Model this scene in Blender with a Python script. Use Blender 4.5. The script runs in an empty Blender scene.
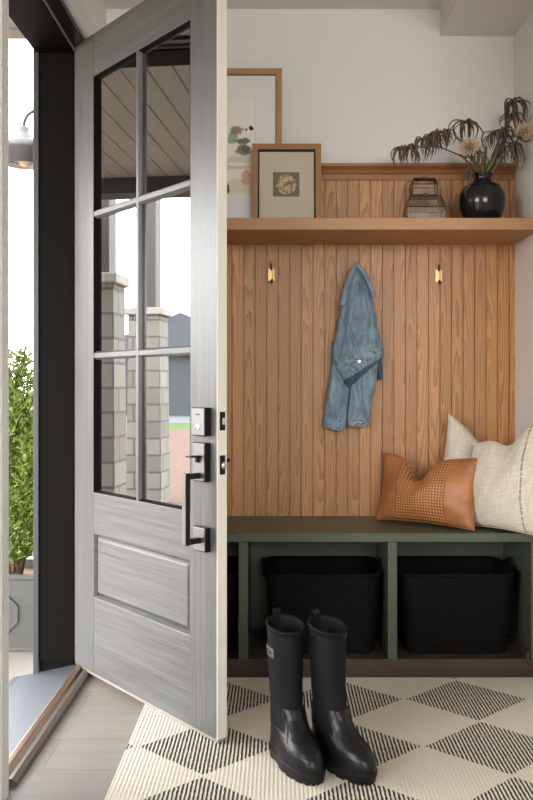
import bpy, bmesh, math, random
from mathutils import Vector, Matrix, noise as mnoise
PI = math.pi
rnd = random.Random(7)
sc = bpy.context.scene
COL = sc.collection
CAMZ, FPX, VX, VY = 1.118, 800.0, 280.0, 387.0

def P(px, py, Y):
    """point of the room seen at photo pixel px,py at depth Y (used only to read sizes off the photo)"""
    return Vector(((px - VX) * Y / FPX, Y, CAMZ - (py - VY) * Y / FPX))

# ------------------------------------------------------------------ mesh helper
OFF = {}
def empty(name, loc=(0, 0, 0), rz=0.0, world=False):
    o = bpy.data.objects.new(name, None)
    COL.objects.link(o)
    o.location = loc
    o.rotation_euler = (0, 0, rz)
    o.empty_display_size = 0.05
    OFF[o] = Vector(loc) if world else Vector((0, 0, 0))
    return o

def tag(o, label=None, cat=None, group=None, kind=None):
    if label: o['label'] = label
    if cat: o['category'] = cat
    if group: o['group'] = group
    if kind: o['kind'] = kind
    return o

class MB:
    def __init__(s): s.bm = bmesh.new()
    def box(s, x0, x1, y0, y1, z0, z1, M=None):
        v = [Vector((x, y, z)) for z in (z0, z1) for y in (y0, y1) for x in (x0, x1)]
        if M is not None: v = [M @ p for p in v]
        v = [s.bm.verts.new(p) for p in v]
        for f in ((0, 2, 3, 1), (4, 5, 7, 6), (0, 1, 5, 4), (2, 6, 7, 3), (0, 4, 6, 2), (1, 3, 7, 5)):
            s.bm.faces.new([v[i] for i in f])
        return s
    def loft(s, rings, closed=True, cap0=False, cap1=False, loop=False):
        R = [[s.bm.verts.new(p) for p in r] for r in rings]
        n = len(R[0])
        prs = list(zip(R, R[1:])) + ([(R[-1], R[0])] if loop else [])
        for a, b in prs:
            for i in range(n if closed else n - 1):
                j = (i + 1) % n
                s.bm.faces.new((a[i], a[j], b[j], b[i]))
        if cap0: s.bm.faces.new(list(reversed(R[0])))
        if cap1: s.bm.faces.new(R[-1])
        return s
    def lathe(s, prof, c=(0, 0, 0), n=32, cap0=True, cap1=False):
        c = Vector(c)
        return s.loft([[c + Vector((r * math.cos(2 * PI * i / n), r * math.sin(2 * PI * i / n), z)) for i in range(n)] for r, z in prof], True, cap0, cap1)
    def tube(s, pts, rad, n=8, flat=1.0, caps=True, loop=False):
        pts = [Vector(p) for p in pts]
        m = len(pts)
        if not hasattr(rad, '__len__'): rad = [rad] * m
        rings = []; up = None
        for i, p in enumerate(pts):
            if loop: t = pts[(i + 1) % m] - pts[(i - 1) % m]
            else: t = pts[min(i + 1, m - 1)] - pts[max(i - 1, 0)]
            if t.length < 1e-9: t = Vector((0, 0, 1))
            t.normalize()
            if up is None:
                up = Vector((0, 0, 1)) if abs(t.z) < 0.9 else Vector((0, 1, 0))
            a = t.cross(up)
            if a.length < 1e-6: a = t.cross(Vector((1, 0, 0)))
            a.normalize(); b = a.cross(t).normalized(); up = b
            rings.append([p + rad[i] * (math.cos(2 * PI * k / n) * a + flat * math.sin(2 * PI * k / n) * b) for k in range(n)])
        return s.loft(rings, True, caps and not loop, caps and not loop, loop)
    def prism(s, poly, y0, y1, axis='Y'):
        """closed polygon in (a,b) extruded along axis"""
        def mk(a, b, t):
            return Vector((a, t, b)) if axis == 'Y' else (Vector((t, a, b)) if axis == 'X' else Vector((a, b, t)))
        A = [s.bm.verts.new(mk(a, b, y0)) for a, b in poly]
        B = [s.bm.verts.new(mk(a, b, y1)) for a, b in poly]
        n = len(poly)
        for i in range(n):
            j = (i + 1) % n
            s.bm.faces.new((A[i], A[j], B[j], B[i]))
        s.bm.faces.new(list(reversed(A))); s.bm.faces.new(B)
        return s
    def sphere(s, c, r, sx=1, sy=1, sz=1, u=16, v=10):
        c = Vector(c)
        rings = []
        for j in range(1, v):
            th = PI * j / v
            rings.append([c + Vector((sx * r * math.sin(th) * math.cos(2 * PI * i / u), sy * r * math.sin(th) * math.sin(2 * PI * i / u), -sz * r * math.cos(th))) for i in range(u)])
        return s.loft(rings, True, True, True)
    def build(s, name, mat, parent=None, bevel=0.0, smooth=False, seg=2, angle=35, subsurf=0):
        bmesh.ops.recalc_face_normals(s.bm, faces=s.bm.faces)
        if parent is not None:
            off = OFF.get(parent, Vector((0, 0, 0)))
            if off.length > 0: bmesh.ops.translate(s.bm, verts=s.bm.verts, vec=-off)
        me = bpy.data.meshes.new(name)
        s.bm.to_mesh(me); s.bm.free()
        if smooth:
            me.shade_smooth()
        o = bpy.data.objects.new(name, me)
        COL.objects.link(o)
        me.materials.append(mat)
        if parent is not None:
            o.parent = parent
            OFF[o] = OFF.get(parent, Vector((0, 0, 0)))
        if bevel > 0:
            b = o.modifiers.new('bevel', 'BEVEL'); b.width = bevel; b.segments = seg; b.limit_method = 'ANGLE'; b.angle_limit = math.radians(40)
            b.harden_normals = False
        if subsurf:
            d = o.modifiers.new('subsurf', 'SUBSURF'); d.levels = subsurf; d.render_levels = subsurf
        return o

def dup(root, loc=None, rz=None, label=None):
    def cp(o, par):
        c = o.copy(); COL.objects.link(c)
        if par is not None: c.parent = par
        for ch in list(o.children): cp(ch, c)
        return c
    r = cp(root, None)
    if loc is not None: r.location = loc
    if rz is not None: r.rotation_euler = (0, 0, rz)
    if label: r['label'] = label
    return r

# ------------------------------------------------------------------ materials
class NT:
    def __init__(s, name):
        s.m = bpy.data.materials.new(name); s.m.use_nodes = True
        s.t = s.m.node_tree; s.t.nodes.clear()
        s.out = s.t.nodes.new('ShaderNodeOutputMaterial')
    def n(s, typ, **kw):
        nd = s.t.nodes.new('ShaderNode' + typ)
        for k, v in kw.items(): setattr(nd, k, v)
        return nd
    def set(s, sock, v):
        if isinstance(v, bpy.types.NodeSocket): s.t.links.new(v, sock)
        elif hasattr(v, '__len__') and len(v) == 3 and sock.type == 'RGBA': sock.default_value = (*v, 1)
        else: sock.default_value = v
    def math(s, op, a, b=0.0, c=None, clamp=False):
        nd = s.n('Math', operation=op, use_clamp=clamp)
        s.set(nd.inputs[0], a); s.set(nd.inputs[1], b)
        if c is not None: s.set(nd.inputs[2], c)
        return nd.outputs[0]
    def mix(s, f, a, b, mode='MIX'):
        nd = s.n('Mix', data_type='RGBA', blend_type=mode)
        s.set(nd.inputs[0], f); s.set(nd.inputs[6], a); s.set(nd.inputs[7], b)
        return nd.outputs[2]
    def obj(s):
        return s.n('TexCoord').outputs['Object']
    def sep(s, v):
        nd = s.n('SeparateXYZ'); s.set(nd.inputs[0], v); return nd.outputs
    def comb(s, x, y, z):
        nd = s.n('CombineXYZ'); s.set(nd.inputs[0], x); s.set(nd.inputs[1], y); s.set(nd.inputs[2], z); return nd.outputs[0]
    def scale(s, v, sc_, loc=(0, 0, 0)):
        nd = s.n('Mapping'); s.set(nd.inputs['Vector'], v); nd.inputs['Scale'].default_value = sc_; nd.inputs['Location'].default_value = loc
        return nd.outputs[0]
    def noise(s, v, scale=5.0, detail=2.0, rough=0.5, dist=0.0):
        nd = s.n('TexNoise'); s.set(nd.inputs['Vector'], v); nd.inputs['Scale'].default_value = scale
        nd.inputs['Detail'].default_value = detail; nd.inputs['Roughness'].default_value = rough; nd.inputs['Distortion'].default_value = dist
        return nd.outputs['Fac']
    def ramp(s, f, stops):
        nd = s.n('ValToRGB'); s.set(nd.inputs[0], f)
        cr = nd.color_ramp
        while len(cr.elements) < len(stops): cr.elements.new(0.5)
        for e, (p, c) in zip(cr.elements, stops):
            e.position = p; e.color = (c, c, c, 1) if not hasattr(c, '__len__') else (*c, 1)
        return nd.outputs[0]
    def bsdf(s, col, rough=0.5, metal=0.0, spec=0.5, bump=None, bstr=0.3, bdist=0.002, sheen=0.0, coat=0.0):
        b = s.n('BsdfPrincipled')
        s.set(b.inputs['Base Color'], col); s.set(b.inputs['Roughness'], rough); s.set(b.inputs['Metallic'], metal)
        b.inputs['Specular IOR Level'].default_value = spec
        if sheen: b.inputs['Sheen Weight'].default_value = sheen
        if coat: b.inputs['Coat Weight'].default_value = coat
        if bump is not None:
            bp = s.n('Bump'); s.set(bp.inputs['Height'], bump); bp.inputs['Strength'].default_value = bstr; bp.inputs['Distance'].default_value = bdist
            s.t.links.new(bp.outputs[0], b.inputs['Normal'])
        s.t.links.new(b.outputs[0], s.out.inputs[0])
        s.b = b
        return s.m

def srgb(r, g, b):
    f = lambda c: (c / 255 / 12.92) if c / 255 <= 0.04045 else ((c / 255 + 0.055) / 1.055) ** 2.4
    return (f(r), f(g), f(b))

def plain(name, col, rough=0.5, metal=0.0, var=0.08, nscale=12, bump=0.15, spec=0.5, bdist=0.001, stretch=(1, 1, 1), sheen=0, coat=0):
    t = NT(name)
    v = t.scale(t.obj(), stretch)
    nz = t.noise(v, nscale, 4, 0.6)
    c = t.mix(nz, tuple(max(0, x * (1 - var)) for x in col), tuple(x * (1 + var) for x in col))
    return t.bsdf(c, rough, metal, spec, bump=nz if bump else None, bstr=bump, bdist=bdist, sheen=sheen, coat=coat)

def oak(name, axis='Z', board=None, off=0.0, light=(200, 146, 94), dark=(116, 72, 40), rough=0.42, ringw=0.0085, contrast=0.85):
    t = NT(name)
    xyz = t.sep(t.obj())
    across, along, other = (xyz[0], xyz[2], xyz[1]) if axis == 'Z' else (xyz[2], xyz[0], xyz[1])
    if axis == 'XY':
        across, along, other = xyz[1], xyz[0], xyz[2]
    across = t.math('ADD', across, t.math('MULTIPLY', other, 0.35 if axis != 'Z' else 0.0))
    if board:
        q = t.math('DIVIDE', t.math('ADD', across, off), board)
        bid = t.math('FLOOR', q)
        u = t.math('MULTIPLY', t.math('SUBTRACT', t.math('SUBTRACT', q, bid), 0.5), board)
    else:
        bid = 3.0
        u = across
    wn = t.n('TexWhiteNoise', noise_dimensions='1D'); t.set(wn.inputs['W'], bid)
    r = t.sep(wn.outputs['Color'])
    wn2 = t.n('TexWhiteNoise', noise_dimensions='1D'); t.set(wn2.inputs['W'], t.math('ADD', bid, 37.3) if board else 40.0)
    r2 = t.sep(wn2.outputs['Color'])
    warp = t.noise(t.comb(t.math('MULTIPLY', u, 14), t.math('MULTIPLY', bid, 3.1) if board else 1.0, t.math('MULTIPLY', along, 2.2)), 1.0, 3, 0.55)
    warp = t.math('SUBTRACT', warp, 0.5)
    slope = t.math('ADD', t.math('MULTIPLY', r[0], 0.045), 0.02)
    d = t.math('MULTIPLY', t.math('SUBTRACT', along, t.math('ADD', t.math('MULTIPLY', r[1], 1.6), 0.3)), slope)
    d = t.math('ADD', d, t.math('MULTIPLY', warp, 0.038))
    cx = t.math('MULTIPLY', t.math('SUBTRACT', r[2], 0.5), 0.05 if board else 0.02)
    u2 = t.math('ADD', t.math('ADD', u, cx), t.math('MULTIPLY', warp, 0.02))
    rad = t.math('SQRT', t.math('ADD', t.math('MULTIPLY', u2, u2), t.math('MULTIPLY', d, d)))
    ring = t.math('FRACT', t.math('DIVIDE', rad, ringw))
    ring = t.math('POWER', ring, 2.2)
    fine = t.noise(t.comb(t.math('MULTIPLY', u, 620), t.math('MULTIPLY', other, 300), t.math('ADD', t.math('MULTIPLY', along, 14), bid)), 1.0, 3, 0.7)
    fine = t.ramp(fine, [(0.42, 0.0), (0.72, 1.0)])
    fac = t.math('ADD', t.math('MULTIPLY', ring, 0.72), t.math('MULTIPLY', fine, 0.28), clamp=True)
    fac = t.math('MULTIPLY', fac, contrast)
    col = t.mix(fac, srgb(*light), srgb(*dark))
    br = t.math('ADD', 0.86, t.math('MULTIPLY', r2[0], 0.24))
    col = t.mix(1.0, col, t.comb(br, br, t.math('MULTIPLY', br, t.math('ADD', 0.93, t.math('MULTIPLY', r2[1], 0.1)))), 'MULTIPLY')
    return t.bsdf(col, rough, bump=fac, bstr=0.12, bdist=0.0006)

M = {}
M['wall'] = plain('white_wall_paint', srgb(232, 231, 227), 0.75, var=0.015, nscale=40, bump=0.05)
M['ceiling'] = plain('white_ceiling_paint', srgb(226, 222, 216), 0.8, var=0.015, nscale=40, bump=0.05)
M['trimw'] = plain('white_trim_paint', srgb(226, 226, 218), 0.5, var=0.01, nscale=4, bump=0.0)
M['panel'] = oak('oak_boards', 'Z', 0.0503, 0.159)
M['oakh'] = oak('oak_shelf', 'X', None, light=(188, 138, 92), dark=(136, 90, 56), contrast=0.6)
M['oakm'] = oak('oak_moulding', 'X', None, light=(176, 122, 78), dark=(128, 80, 46), contrast=0.6)
M['oakf'] = oak('oak_frame', 'Z', None, light=(176, 128, 82), dark=(134, 90, 54), contrast=0.6)
M['oakp'] = oak('pale_oak_frame', 'Z', None, light=(186, 148, 104), dark=(150, 112, 72), contrast=0.6)
M['green'] = plain('sage_green_paint', srgb(74, 82, 67), 0.38, var=0.04, nscale=18, bump=0.06)
M['plinth'] = oak('dark_plinth_wood', 'X', None, light=(74, 60, 48), dark=(46, 36, 28), rough=0.5)
M['black_iron'] = plain('matte_black_metal', (0.006, 0.006, 0.006), 0.45, 0.0, var=0.1, nscale=30, bump=0.02, spec=0.25)
M['jamb'] = plain('black_door_frame_paint', (0.0055, 0.0042, 0.0034), 0.6, 0, var=0.3, nscale=30, bump=0.05, spec=0.05)
M['jambgloss'] = plain('glossy_black_head', (0.012, 0.010, 0.008), 0.22, 0, var=0.1, bump=0.0, spec=0.6)
M['beadg'] = plain('dark_grey_bead', (0.03, 0.032, 0.036), 0.5, 0, var=0.1)  # a lighter grey than the black jamb
M['jambedge'] = plain('grey_weather_strip', srgb(150, 140, 128), 0.5, 0, var=0.05)
M['bronze'] = plain('bronze_sill_cap', srgb(150, 118, 96), 0.3, 0.6, var=0.12, nscale=9, stretch=(1, .1, 1))
M['alu'] = plain('brushed_aluminium_sill', srgb(74, 77, 82), 0.6, 0.1, var=0.08, nscale=40, stretch=(1, .05, 1))
M['nose'] = plain('brown_sill_nose', srgb(112, 98, 84), 0.4, 0.2, var=0.1, nscale=14, stretch=(1, .2, 1))
M['cream'] = plain('cream_door_paint', srgb(222, 216, 202), 0.45, var=0.02, nscale=10, bump=0.04)
M['steel'] = plain('satin_steel', (0.55, 0.54, 0.52), 0.25, 1.0, var=0.05)
M['rubber'] = plain('black_rubber', (0.0065, 0.006, 0.0064), 0.32, 0, var=0.15, nscale=30, bump=0.05, spec=0.32)
M['neo'] = plain('dark_neoprene', (0.0085, 0.0078, 0.0084), 0.6, 0, var=0.1, nscale=400, bump=0.1, spec=0.12)
M['sole'] = plain('black_sole_rubber', (0.008, 0.008, 0.008), 0.5, 0, var=0.15, nscale=50, bump=0.1, spec=0.25)
M['patch'] = plain('grey_rubber_patch', (0.09, 0.09, 0.088), 0.45, 0, var=0.08)
M['patchtx'] = plain('dark_patch_lettering', (0.03, 0.03, 0.03), 0.5, 0)
M['basket'] = plain('black_woven_cord', (0.0062, 0.0057, 0.0054), 0.8, 0, var=0.4, nscale=90, bump=0.6, spec=0.08, stretch=(1, 1, 4), bdist=0.002)
M['vase'] = plain('glossy_black_ceramic', (0.008, 0.008, 0.009), 0.16, 0, var=0.1)
M['brass'] = plain('aged_brass', srgb(176, 138, 84), 0.35, 1.0, var=0.12, nscale=40)
M['dbrass'] = plain('antique_brass', srgb(96, 74, 46), 0.4, 0.8, var=0.2, nscale=60)
M['pbrass'] = plain('polished_brass', srgb(206, 166, 118), 0.38, 0.8, var=0.05)
M['leafd'] = plain('dried_brown_leaf', srgb(100, 82, 72), 0.65, 0, var=0.35, nscale=60, bump=0.2)
M['stemd'] = plain('dried_stem', srgb(74, 56, 44), 0.7, 0, var=0.25, nscale=60)
M['leafg'] = plain('olive_green_leaf', srgb(86, 94, 48), 0.5, 0, var=0.25, nscale=40)
M['bloom'] = plain('dried_cream_bloom', srgb(216, 188, 160), 0.8, 0, var=0.3, nscale=70, bump=0.3)
M['mat'] = plain('white_picture_mat', srgb(232, 230, 226), 0.8, var=0.01)
M['linen'] = plain('taupe_linen_mat', srgb(204, 192, 172), 0.85, var=0.08, nscale=260, bump=0.2)
M['blackline'] = plain('black_backing_shadow_line', (0.015, 0.013, 0.011), 0.5)  # black for backing boards and the painted shadow inside the small frame
M['stone'] = None

def m_floor():
    t = NT('grey_plank_floor')
    v = t.obj()
    br = t.n('TexBrick', offset=0.37, offset_frequency=2)
    t.set(br.inputs['Vector'], t.scale(v, (1, 1, 1), (0.25, 0.062, 0)))
    br.inputs['Scale'].default_value = 1.0
    br.inputs['Brick Width'].default_value = 1.2; br.inputs['Row Height'].default_value = 0.2
    br.inputs['Mortar Size'].default_value = 0.0016; br.inputs['Mortar Smooth'].default_value = 0.3
    t.set(br.inputs['Color1'], srgb(156, 147, 138)); t.set(br.inputs['Color2'], srgb(140, 131, 123)); t.set(br.inputs['Mortar'], srgb(96, 88, 80))
    g = t.noise(t.scale(v, (2.5, 30, 1)), 1.0, 5, 0.6, 0.4)
    c = t.mix(t.math('MULTIPLY', g, 0.55), br.outputs['Color'], srgb(98, 90, 84))
    cl = t.noise(v, 5.0, 3, 0.6)
    c = t.mix(t.math('MULTIPLY', cl, 0.35), c, srgb(164, 150, 138))
    h = t.math('ADD', t.math('MULTIPLY', g, 0.15), t.math('SUBTRACT', 1.0, br.outputs['Fac']))
    return t.bsdf(c, t.math('ADD', 0.38, t.math('MULTIPLY', g, 0.16)), bump=h, bstr=0.25, bdist=0.0015)
M['floor'] = m_floor()

def m_rug():
    t = NT('diamond_rug')
    v = t.obj(); xyz = t.sep(v)
    jit = t.math('MULTIPLY', t.math('SUBTRACT', t.noise(t.scale(v, (60, 40, 1)), 1.0, 2, 0.6), 0.5), 0.05)
    ax = t.math('ADD', t.math('DIVIDE', t.math('ADD', xyz[0], 0.22), 0.44), 20.5)
    ay = t.math('ADD', t.math('DIVIDE', t.math('SUBTRACT', xyz[1], 2.462), 0.373), 20.5)
    fx = t.math('ABSOLUTE', t.math('SUBTRACT', t.math('FRACT', ax), 0.5))
    fy = t.math('ABSOLUTE', t.math('SUBTRACT', t.math('FRACT', ay), 0.5))
    dm = t.math('LESS_THAN', t.math('ADD', t.math('ADD', fx, fy), jit), 0.485)
    wob = t.math('MULTIPLY', t.math('SUBTRACT', t.noise(t.scale(v, (40, 90, 1)), 1.0, 2, 0.5), 0.5), 1.6)
    st = t.math('SINE', t.math('ADD', t.math('MULTIPLY', xyz[0], 2 * PI / 0.0118), wob))
    dash = t.noise(t.scale(v, (140, 55, 1)), 1.0, 2, 0.6)
    stm = t.math('GREATER_THAN', t.math('ADD', st, t.math('MULTIPLY', t.math('SUBTRACT', dash, 0.5), 3.0)), 0.0)
    dark = t.math('MULTIPLY', dm, stm)
    rib = t.math('MULTIPLY_ADD', t.math('SINE', t.math('MULTIPLY', xyz[0], 2 * PI / 0.0118)), 0.5, 0.5)
    tuft = t.noise(t.scale(v, (160, 110, 1)), 1.0, 3, 0.7)
    cream = t.mix(tuft, srgb(196, 184, 166), srgb(236, 228, 214))
    char = t.mix(tuft, srgb(40, 38, 38), srgb(84, 78, 74))
    c = t.mix(dark, cream, char)
    h = t.math('ADD', t.math('MULTIPLY', rib, 0.3), tuft)
    return t.bsdf(c, 0.95, spec=0.1, bump=h, bstr=0.7, bdist=0.004)
M['rug'] = m_rug()

def m_doorwood(axis):
    t = NT('taupe_stained_wood_' + ('upright' if axis == 'Z' else 'level'))
    v = t.obj()
    s = (230, 40, 4) if axis == 'Z' else (4, 40, 230)
    g = t.noise(t.scale(v, s), 1.0, 4, 0.65, 0.2)
    g2 = t.noise(t.scale(v, tuple(x * 0.25 for x in s)), 1.0, 2, 0.5)
    f = t.math('MULTIPLY_ADD', g, 0.6, t.math('MULTIPLY', g2, 0.4))
    f = t.ramp(f, [(0.3, 0.0), (0.7, 1.0)])
    c = t.mix(f, srgb(70, 69, 68), srgb(108, 107, 105))
    mt = t.bsdf(c, t.math('MULTIPLY_ADD', f, 0.14, 0.32), spec=0.45, bump=f, bstr=0.45, bdist=0.001, coat=0.3)
    t.b.inputs['Coat Roughness'].default_value = 0.3
    return mt
M['dwz'] = m_doorwood('Z'); M['dwx'] = m_doorwood('X')

def m_glass(name, base=0.25, ior=1.8, tint=(0.86, 0.88, 0.86), gl=(1, 1, 1)):
    t = NT(name)
    tr = t.n('BsdfTransparent'); tr.inputs[0].default_value = (*tint, 1)
    g = t.n('BsdfGlossy'); g.inputs['Roughness'].default_value = 0.004; g.inputs['Color'].default_value = (*gl, 1)
    fr = t.n('Fresnel'); fr.inputs['IOR'].default_value = ior
    f = t.math('ADD', fr.outputs[0], base, clamp=True)
    mx = t.n('MixShader'); t.set(mx.inputs[0], f)
    t.t.links.new(tr.outputs[0], mx.inputs[1]); t.t.links.new(g.outputs[0], mx.inputs[2])
    t.t.links.new(mx.outputs[0], t.out.inputs[0])
    return t.m
M['pane'] = m_glass('coated_door_glass', 0.30, 1.7, (0.62, 0.64, 0.62))
M['cglass'] = m_glass('clear_box_glass', 0.03, 1.45, (0.95, 0.95, 0.93))

def m_denim(name, a, b, worn=None):
    t = NT(name)
    v = t.obj()
    fade = t.noise(v, 13.0, 4, 0.6)
    fold = t.noise(t.scale(v, (42, 30, 13)), 1.0, 3, 0.55, 0.6)
    tw = t.noise(t.scale(v, (420, 420, 120)), 1.0, 2, 0.7)
    f = t.math('ADD', t.math('MULTIPLY', t.ramp(fade, [(0.3, 0.0), (0.7, 1.0)]), 0.4), t.math('MULTIPLY', tw, 0.3))
    f = t.math('ADD', f, t.math('MULTIPLY', t.ramp(fold, [(0.35, 0.0), (0.68, 1.0)]), 0.3))
    c = t.mix(f, srgb(*a), srgb(*b))
    if worn:
        w_ = t.ramp(t.noise(t.scale(v, (75, 75, 60)), 1.0, 4, 0.65), [(0.50, 0.0), (0.66, 0.85)])
        c = t.mix(w_, c, srgb(*worn))
    h = t.math('ADD', t.math('MULTIPLY', tw, 0.08), fold)
    return t.bsdf(c, 0.9, spec=0.15, bump=h, bstr=0.8, bdist=0.012, sheen=0.1)
M['denim'] = m_denim('washed_denim', (66, 90, 114), (166, 188, 202))
M['denimh'] = m_denim('worn_denim_hem', (98, 122, 144), (168, 186, 198), (44, 66, 92))
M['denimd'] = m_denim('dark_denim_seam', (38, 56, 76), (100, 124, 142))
M['thread'] = plain('pale_denim_stitching', srgb(158, 150, 128), 0.8)

def m_leather():
    t = NT('tan_leather')
    v = t.obj()
    n1 = t.noise(v, 9.0, 4, 0.6); n2 = t.noise(v, 160.0, 3, 0.6)
    c = t.mix(t.ramp(n1, [(0.3, 0.0), (0.7, 1.0)]), srgb(138, 84, 46), srgb(182, 120, 74))
    return t.bsdf(c, 0.46, bump=n2, bstr=0.25, bdist=0.0008)
M['leather'] = m_leather()

def m_woven():
    t = NT('woven_leather')
    v = t.n('TexCoord').outputs['UV']; xyz = t.sep(v)
    k = 1 / 0.0125
    a = t.math('MULTIPLY', xyz[0], k); b = t.math('MULTIPLY', xyz[1], k)
    fa = t.math('ABSOLUTE', t.math('SUBTRACT', t.math('FRACT', a), 0.5)); fb = t.math('ABSOLUTE', t.math('SUBTRACT', t.math('FRACT', b), 0.5))
    hole = t.math('LESS_THAN', t.math('MAXIMUM', fa, fb), 0.2)
    line = t.math('GREATER_THAN', t.math('MAXIMUM', fa, fb), 0.43)
    n1 = t.noise(t.obj(), 9.0, 4, 0.6)
    c = t.mix(n1, srgb(142, 84, 42), srgb(184, 118, 66))
    c = t.mix(line, c, srgb(112, 64, 32))
    c = t.mix(hole, c, srgb(214, 160, 108))
    h = t.math('SUBTRACT', 1.0, t.math('MAXIMUM', fa, fb))
    return t.bsdf(c, 0.5, bump=h, bstr=0.6, bdist=0.004)
M['woven'] = m_woven()

def m_linen():
    t = NT('cream_slub_linen')
    v = t.n('TexCoord').outputs['UV']; xyz = t.sep(v)
    a = t.noise(t.scale(v, (300, 16, 1)), 1.0, 3, 0.7); b = t.noise(t.scale(v, (14, 260, 1)), 1.0, 3, 0.7)
    f = t.math('MULTIPLY_ADD', a, 0.5, t.math('MULTIPLY', b, 0.5))
    f = t.ramp(f, [(0.36, 0.0), (0.64, 1.0)])
    c = t.mix(f, srgb(196, 183, 166), srgb(236, 227, 214))
    # dashed charcoal stripes woven into the cloth
    st = None
    for x0 in (-0.165, 0.11):
        d = t.math('LESS_THAN', t.math('ABSOLUTE', t.math('SUBTRACT', xyz[0], x0)), 0.0035)
        st = d if st is None else t.math('MAXIMUM', st, d)
    dash = t.math('GREATER_THAN', t.noise(t.scale(v, (20, 190, 1)), 1.0, 1, 0.5), 0.42)
    c = t.mix(t.math('MULTIPLY', t.math('MULTIPLY', st, dash), 0.6), c, srgb(62, 62, 64))
    return t.bsdf(c, 0.95, spec=0.1, bump=f, bstr=0.4, bdist=0.0015)
M['slub'] = m_linen()

def m_stone():
    t = NT('stacked_stone')
    v = t.obj()
    br = t.n('TexBrick', offset=0.4)
    xyz = t.sep(v)
    t.set(br.inputs['Vector'], t.comb(t.math('ADD', xyz[0], xyz[1]), xyz[2], 0.0))
    br.inputs['Scale'].default_value = 1.0; br.inputs['Brick Width'].default_value = 0.34; br.inputs['Row Height'].default_value = 0.21
    br.inputs['Mortar Size'].default_value = 0.012
    t.set(br.inputs['Color1'], srgb(124, 122, 112)); t.set(br.inputs['Color2'], srgb(98, 96, 89)); t.set(br.inputs['Mortar'], srgb(76, 70, 64))
    nz = t.noise(v, 7.0, 5, 0.65)
    c = t.mix(t.math('MULTIPLY', nz, 0.5), br.outputs['Color'], srgb(110, 104, 92))
    return t.bsdf(c, 0.9, bump=t.math('MULTIPLY_ADD', nz, 0.5, t.math('SUBTRACT', 1.0, br.outputs['Fac'])), bstr=0.7, bdist=0.02)
M['stone'] = m_stone()
M['cap'] = plain('limestone_cap', srgb(136, 130, 120), 0.85, var=0.12, nscale=8, bump=0.3, bdist=0.01)
M['postw'] = plain('dark_stained_timber', srgb(58, 52, 46), 0.6, var=0.3, nscale=20, stretch=(4, 4, .4), bump=0.2)
M['soffit'] = plain('porch_ceiling_boards', srgb(134, 131, 117), 0.6, var=0.2, nscale=10, stretch=(.4, 8, 8), bump=0.15)
M['concrete'] = plain('porch_concrete', srgb(132, 124, 116), 0.85, var=0.06, nscale=20, bump=0.15)
M['shrub'] = plain('evergreen_needles', srgb(110, 128, 50), 0.6, var=0.5, nscale=14, bump=0.0)
M['bark'] = plain('shrub_bark', srgb(92, 72, 54), 0.9, var=0.3, nscale=40)
M['soil'] = plain('bark_mulch', srgb(132, 98, 72), 0.95, var=0.4, nscale=60, bump=0.6)
M['zinc'] = plain('grey_zinc_planter', srgb(70, 70, 65), 0.5, 0.2, var=0.12, nscale=9, bump=0.1)
M['lamp'] = plain('grey_brown_enamel', srgb(62, 57, 53), 0.45, 0.1, var=0.04)
M['lampin'] = plain('white_enamel', srgb(220, 216, 208), 0.4)
M['bulb'] = plain('frosted_bulb', srgb(240, 214, 176), 0.3)
M['siding'] = plain('house_siding', srgb(62, 66, 70), 0.7, var=0.06)
M['roofd'] = plain('dark_shingles', srgb(72, 74, 80), 0.85, var=0.2)
M['hill'] = plain('distant_hill', srgb(120, 128, 130), 1.0, var=0.1, nscale=0.05, bump=0)

def m_ground():
    t = NT('gravel_yard')
    v = t.obj(); xyz = t.sep(v)
    n1 = t.noise(v, 9.0, 5, 0.7); n2 = t.noise(v, 0.5, 3, 0.5)
    grav = t.mix(n1, srgb(66, 50, 42), srgb(126, 102, 90))
    grass = t.mix(n1, srgb(58, 78, 40), srgb(90, 106, 58))
    road = t.mix(n1, srgb(90, 92, 96), srgb(108, 110, 114))
    d = t.math('ADD', t.math('MULTIPLY', xyz[0], -1.0), t.math('MULTIPLY', n2, 1.5))
    c = t.mix(t.math('GREATER_THAN', d, 26.0), grav, grass)
    c = t.mix(t.math('GREATER_THAN', d, 31.0), c, road)
    c = t.mix(t.math('GREATER_THAN', d, 38.0), c, grass)
    return t.bsdf(c, 0.95, spec=0.1, bump=n1, bstr=0.6, bdist=0.03)
M['ground'] = m_ground()

def m_art():
    """loose watercolour blots and bands on paper (local x across, z up, metres from the sheet's centre)"""
    t = NT('abstract_watercolour')
    v = t.obj(); xyz = t.sep(v)
    nz = t.math('SUBTRACT', t.noise(v, 26.0, 4, 0.6), 0.5)
    nf = t.math('SUBTRACT', t.noise(v, 90.0, 3, 0.6), 0.5)
    c = t.mix(t.noise(v, 12.0, 3, 0.5), srgb(234, 229, 220), srgb(242, 238, 232))
    blobs = ART_BLOBS
    for (cx, cz, rx, rz, col, al) in blobs:
        dx = t.math('DIVIDE', t.math('SUBTRACT', xyz[0], cx), rx); dz = t.math('DIVIDE', t.math('SUBTRACT', xyz[2], cz), rz)
        d = t.math('SQRT', t.math('ADD', t.math('MULTIPLY', dx, dx), t.math('MULTIPLY', dz, dz)))
        d = t.math('ADD', d, t.math('ADD', t.math('MULTIPLY', nz, 1.5), t.math('MULTIPLY', nf, 0.5)))
        f = t.ramp(d, [(0.72, 1.0), (0.98, 0.0)])
        c = t.mix(t.math('MULTIPLY', f, al), c, srgb(*col))
    return t.bsdf(c, 0.85, spec=0.2)

# ------------------------------------------------------------------ ROOM SHELL
YB = 3.504      # plaster of the bench wall
YP = 3.486      # face of the oak boards
XL, XR = -0.76, 1.024
XE = -0.965     # outside face of the entry wall
ZC = 2.774
def struct(o, label, cat): return tag(o, label, cat, kind='structure')

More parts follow.
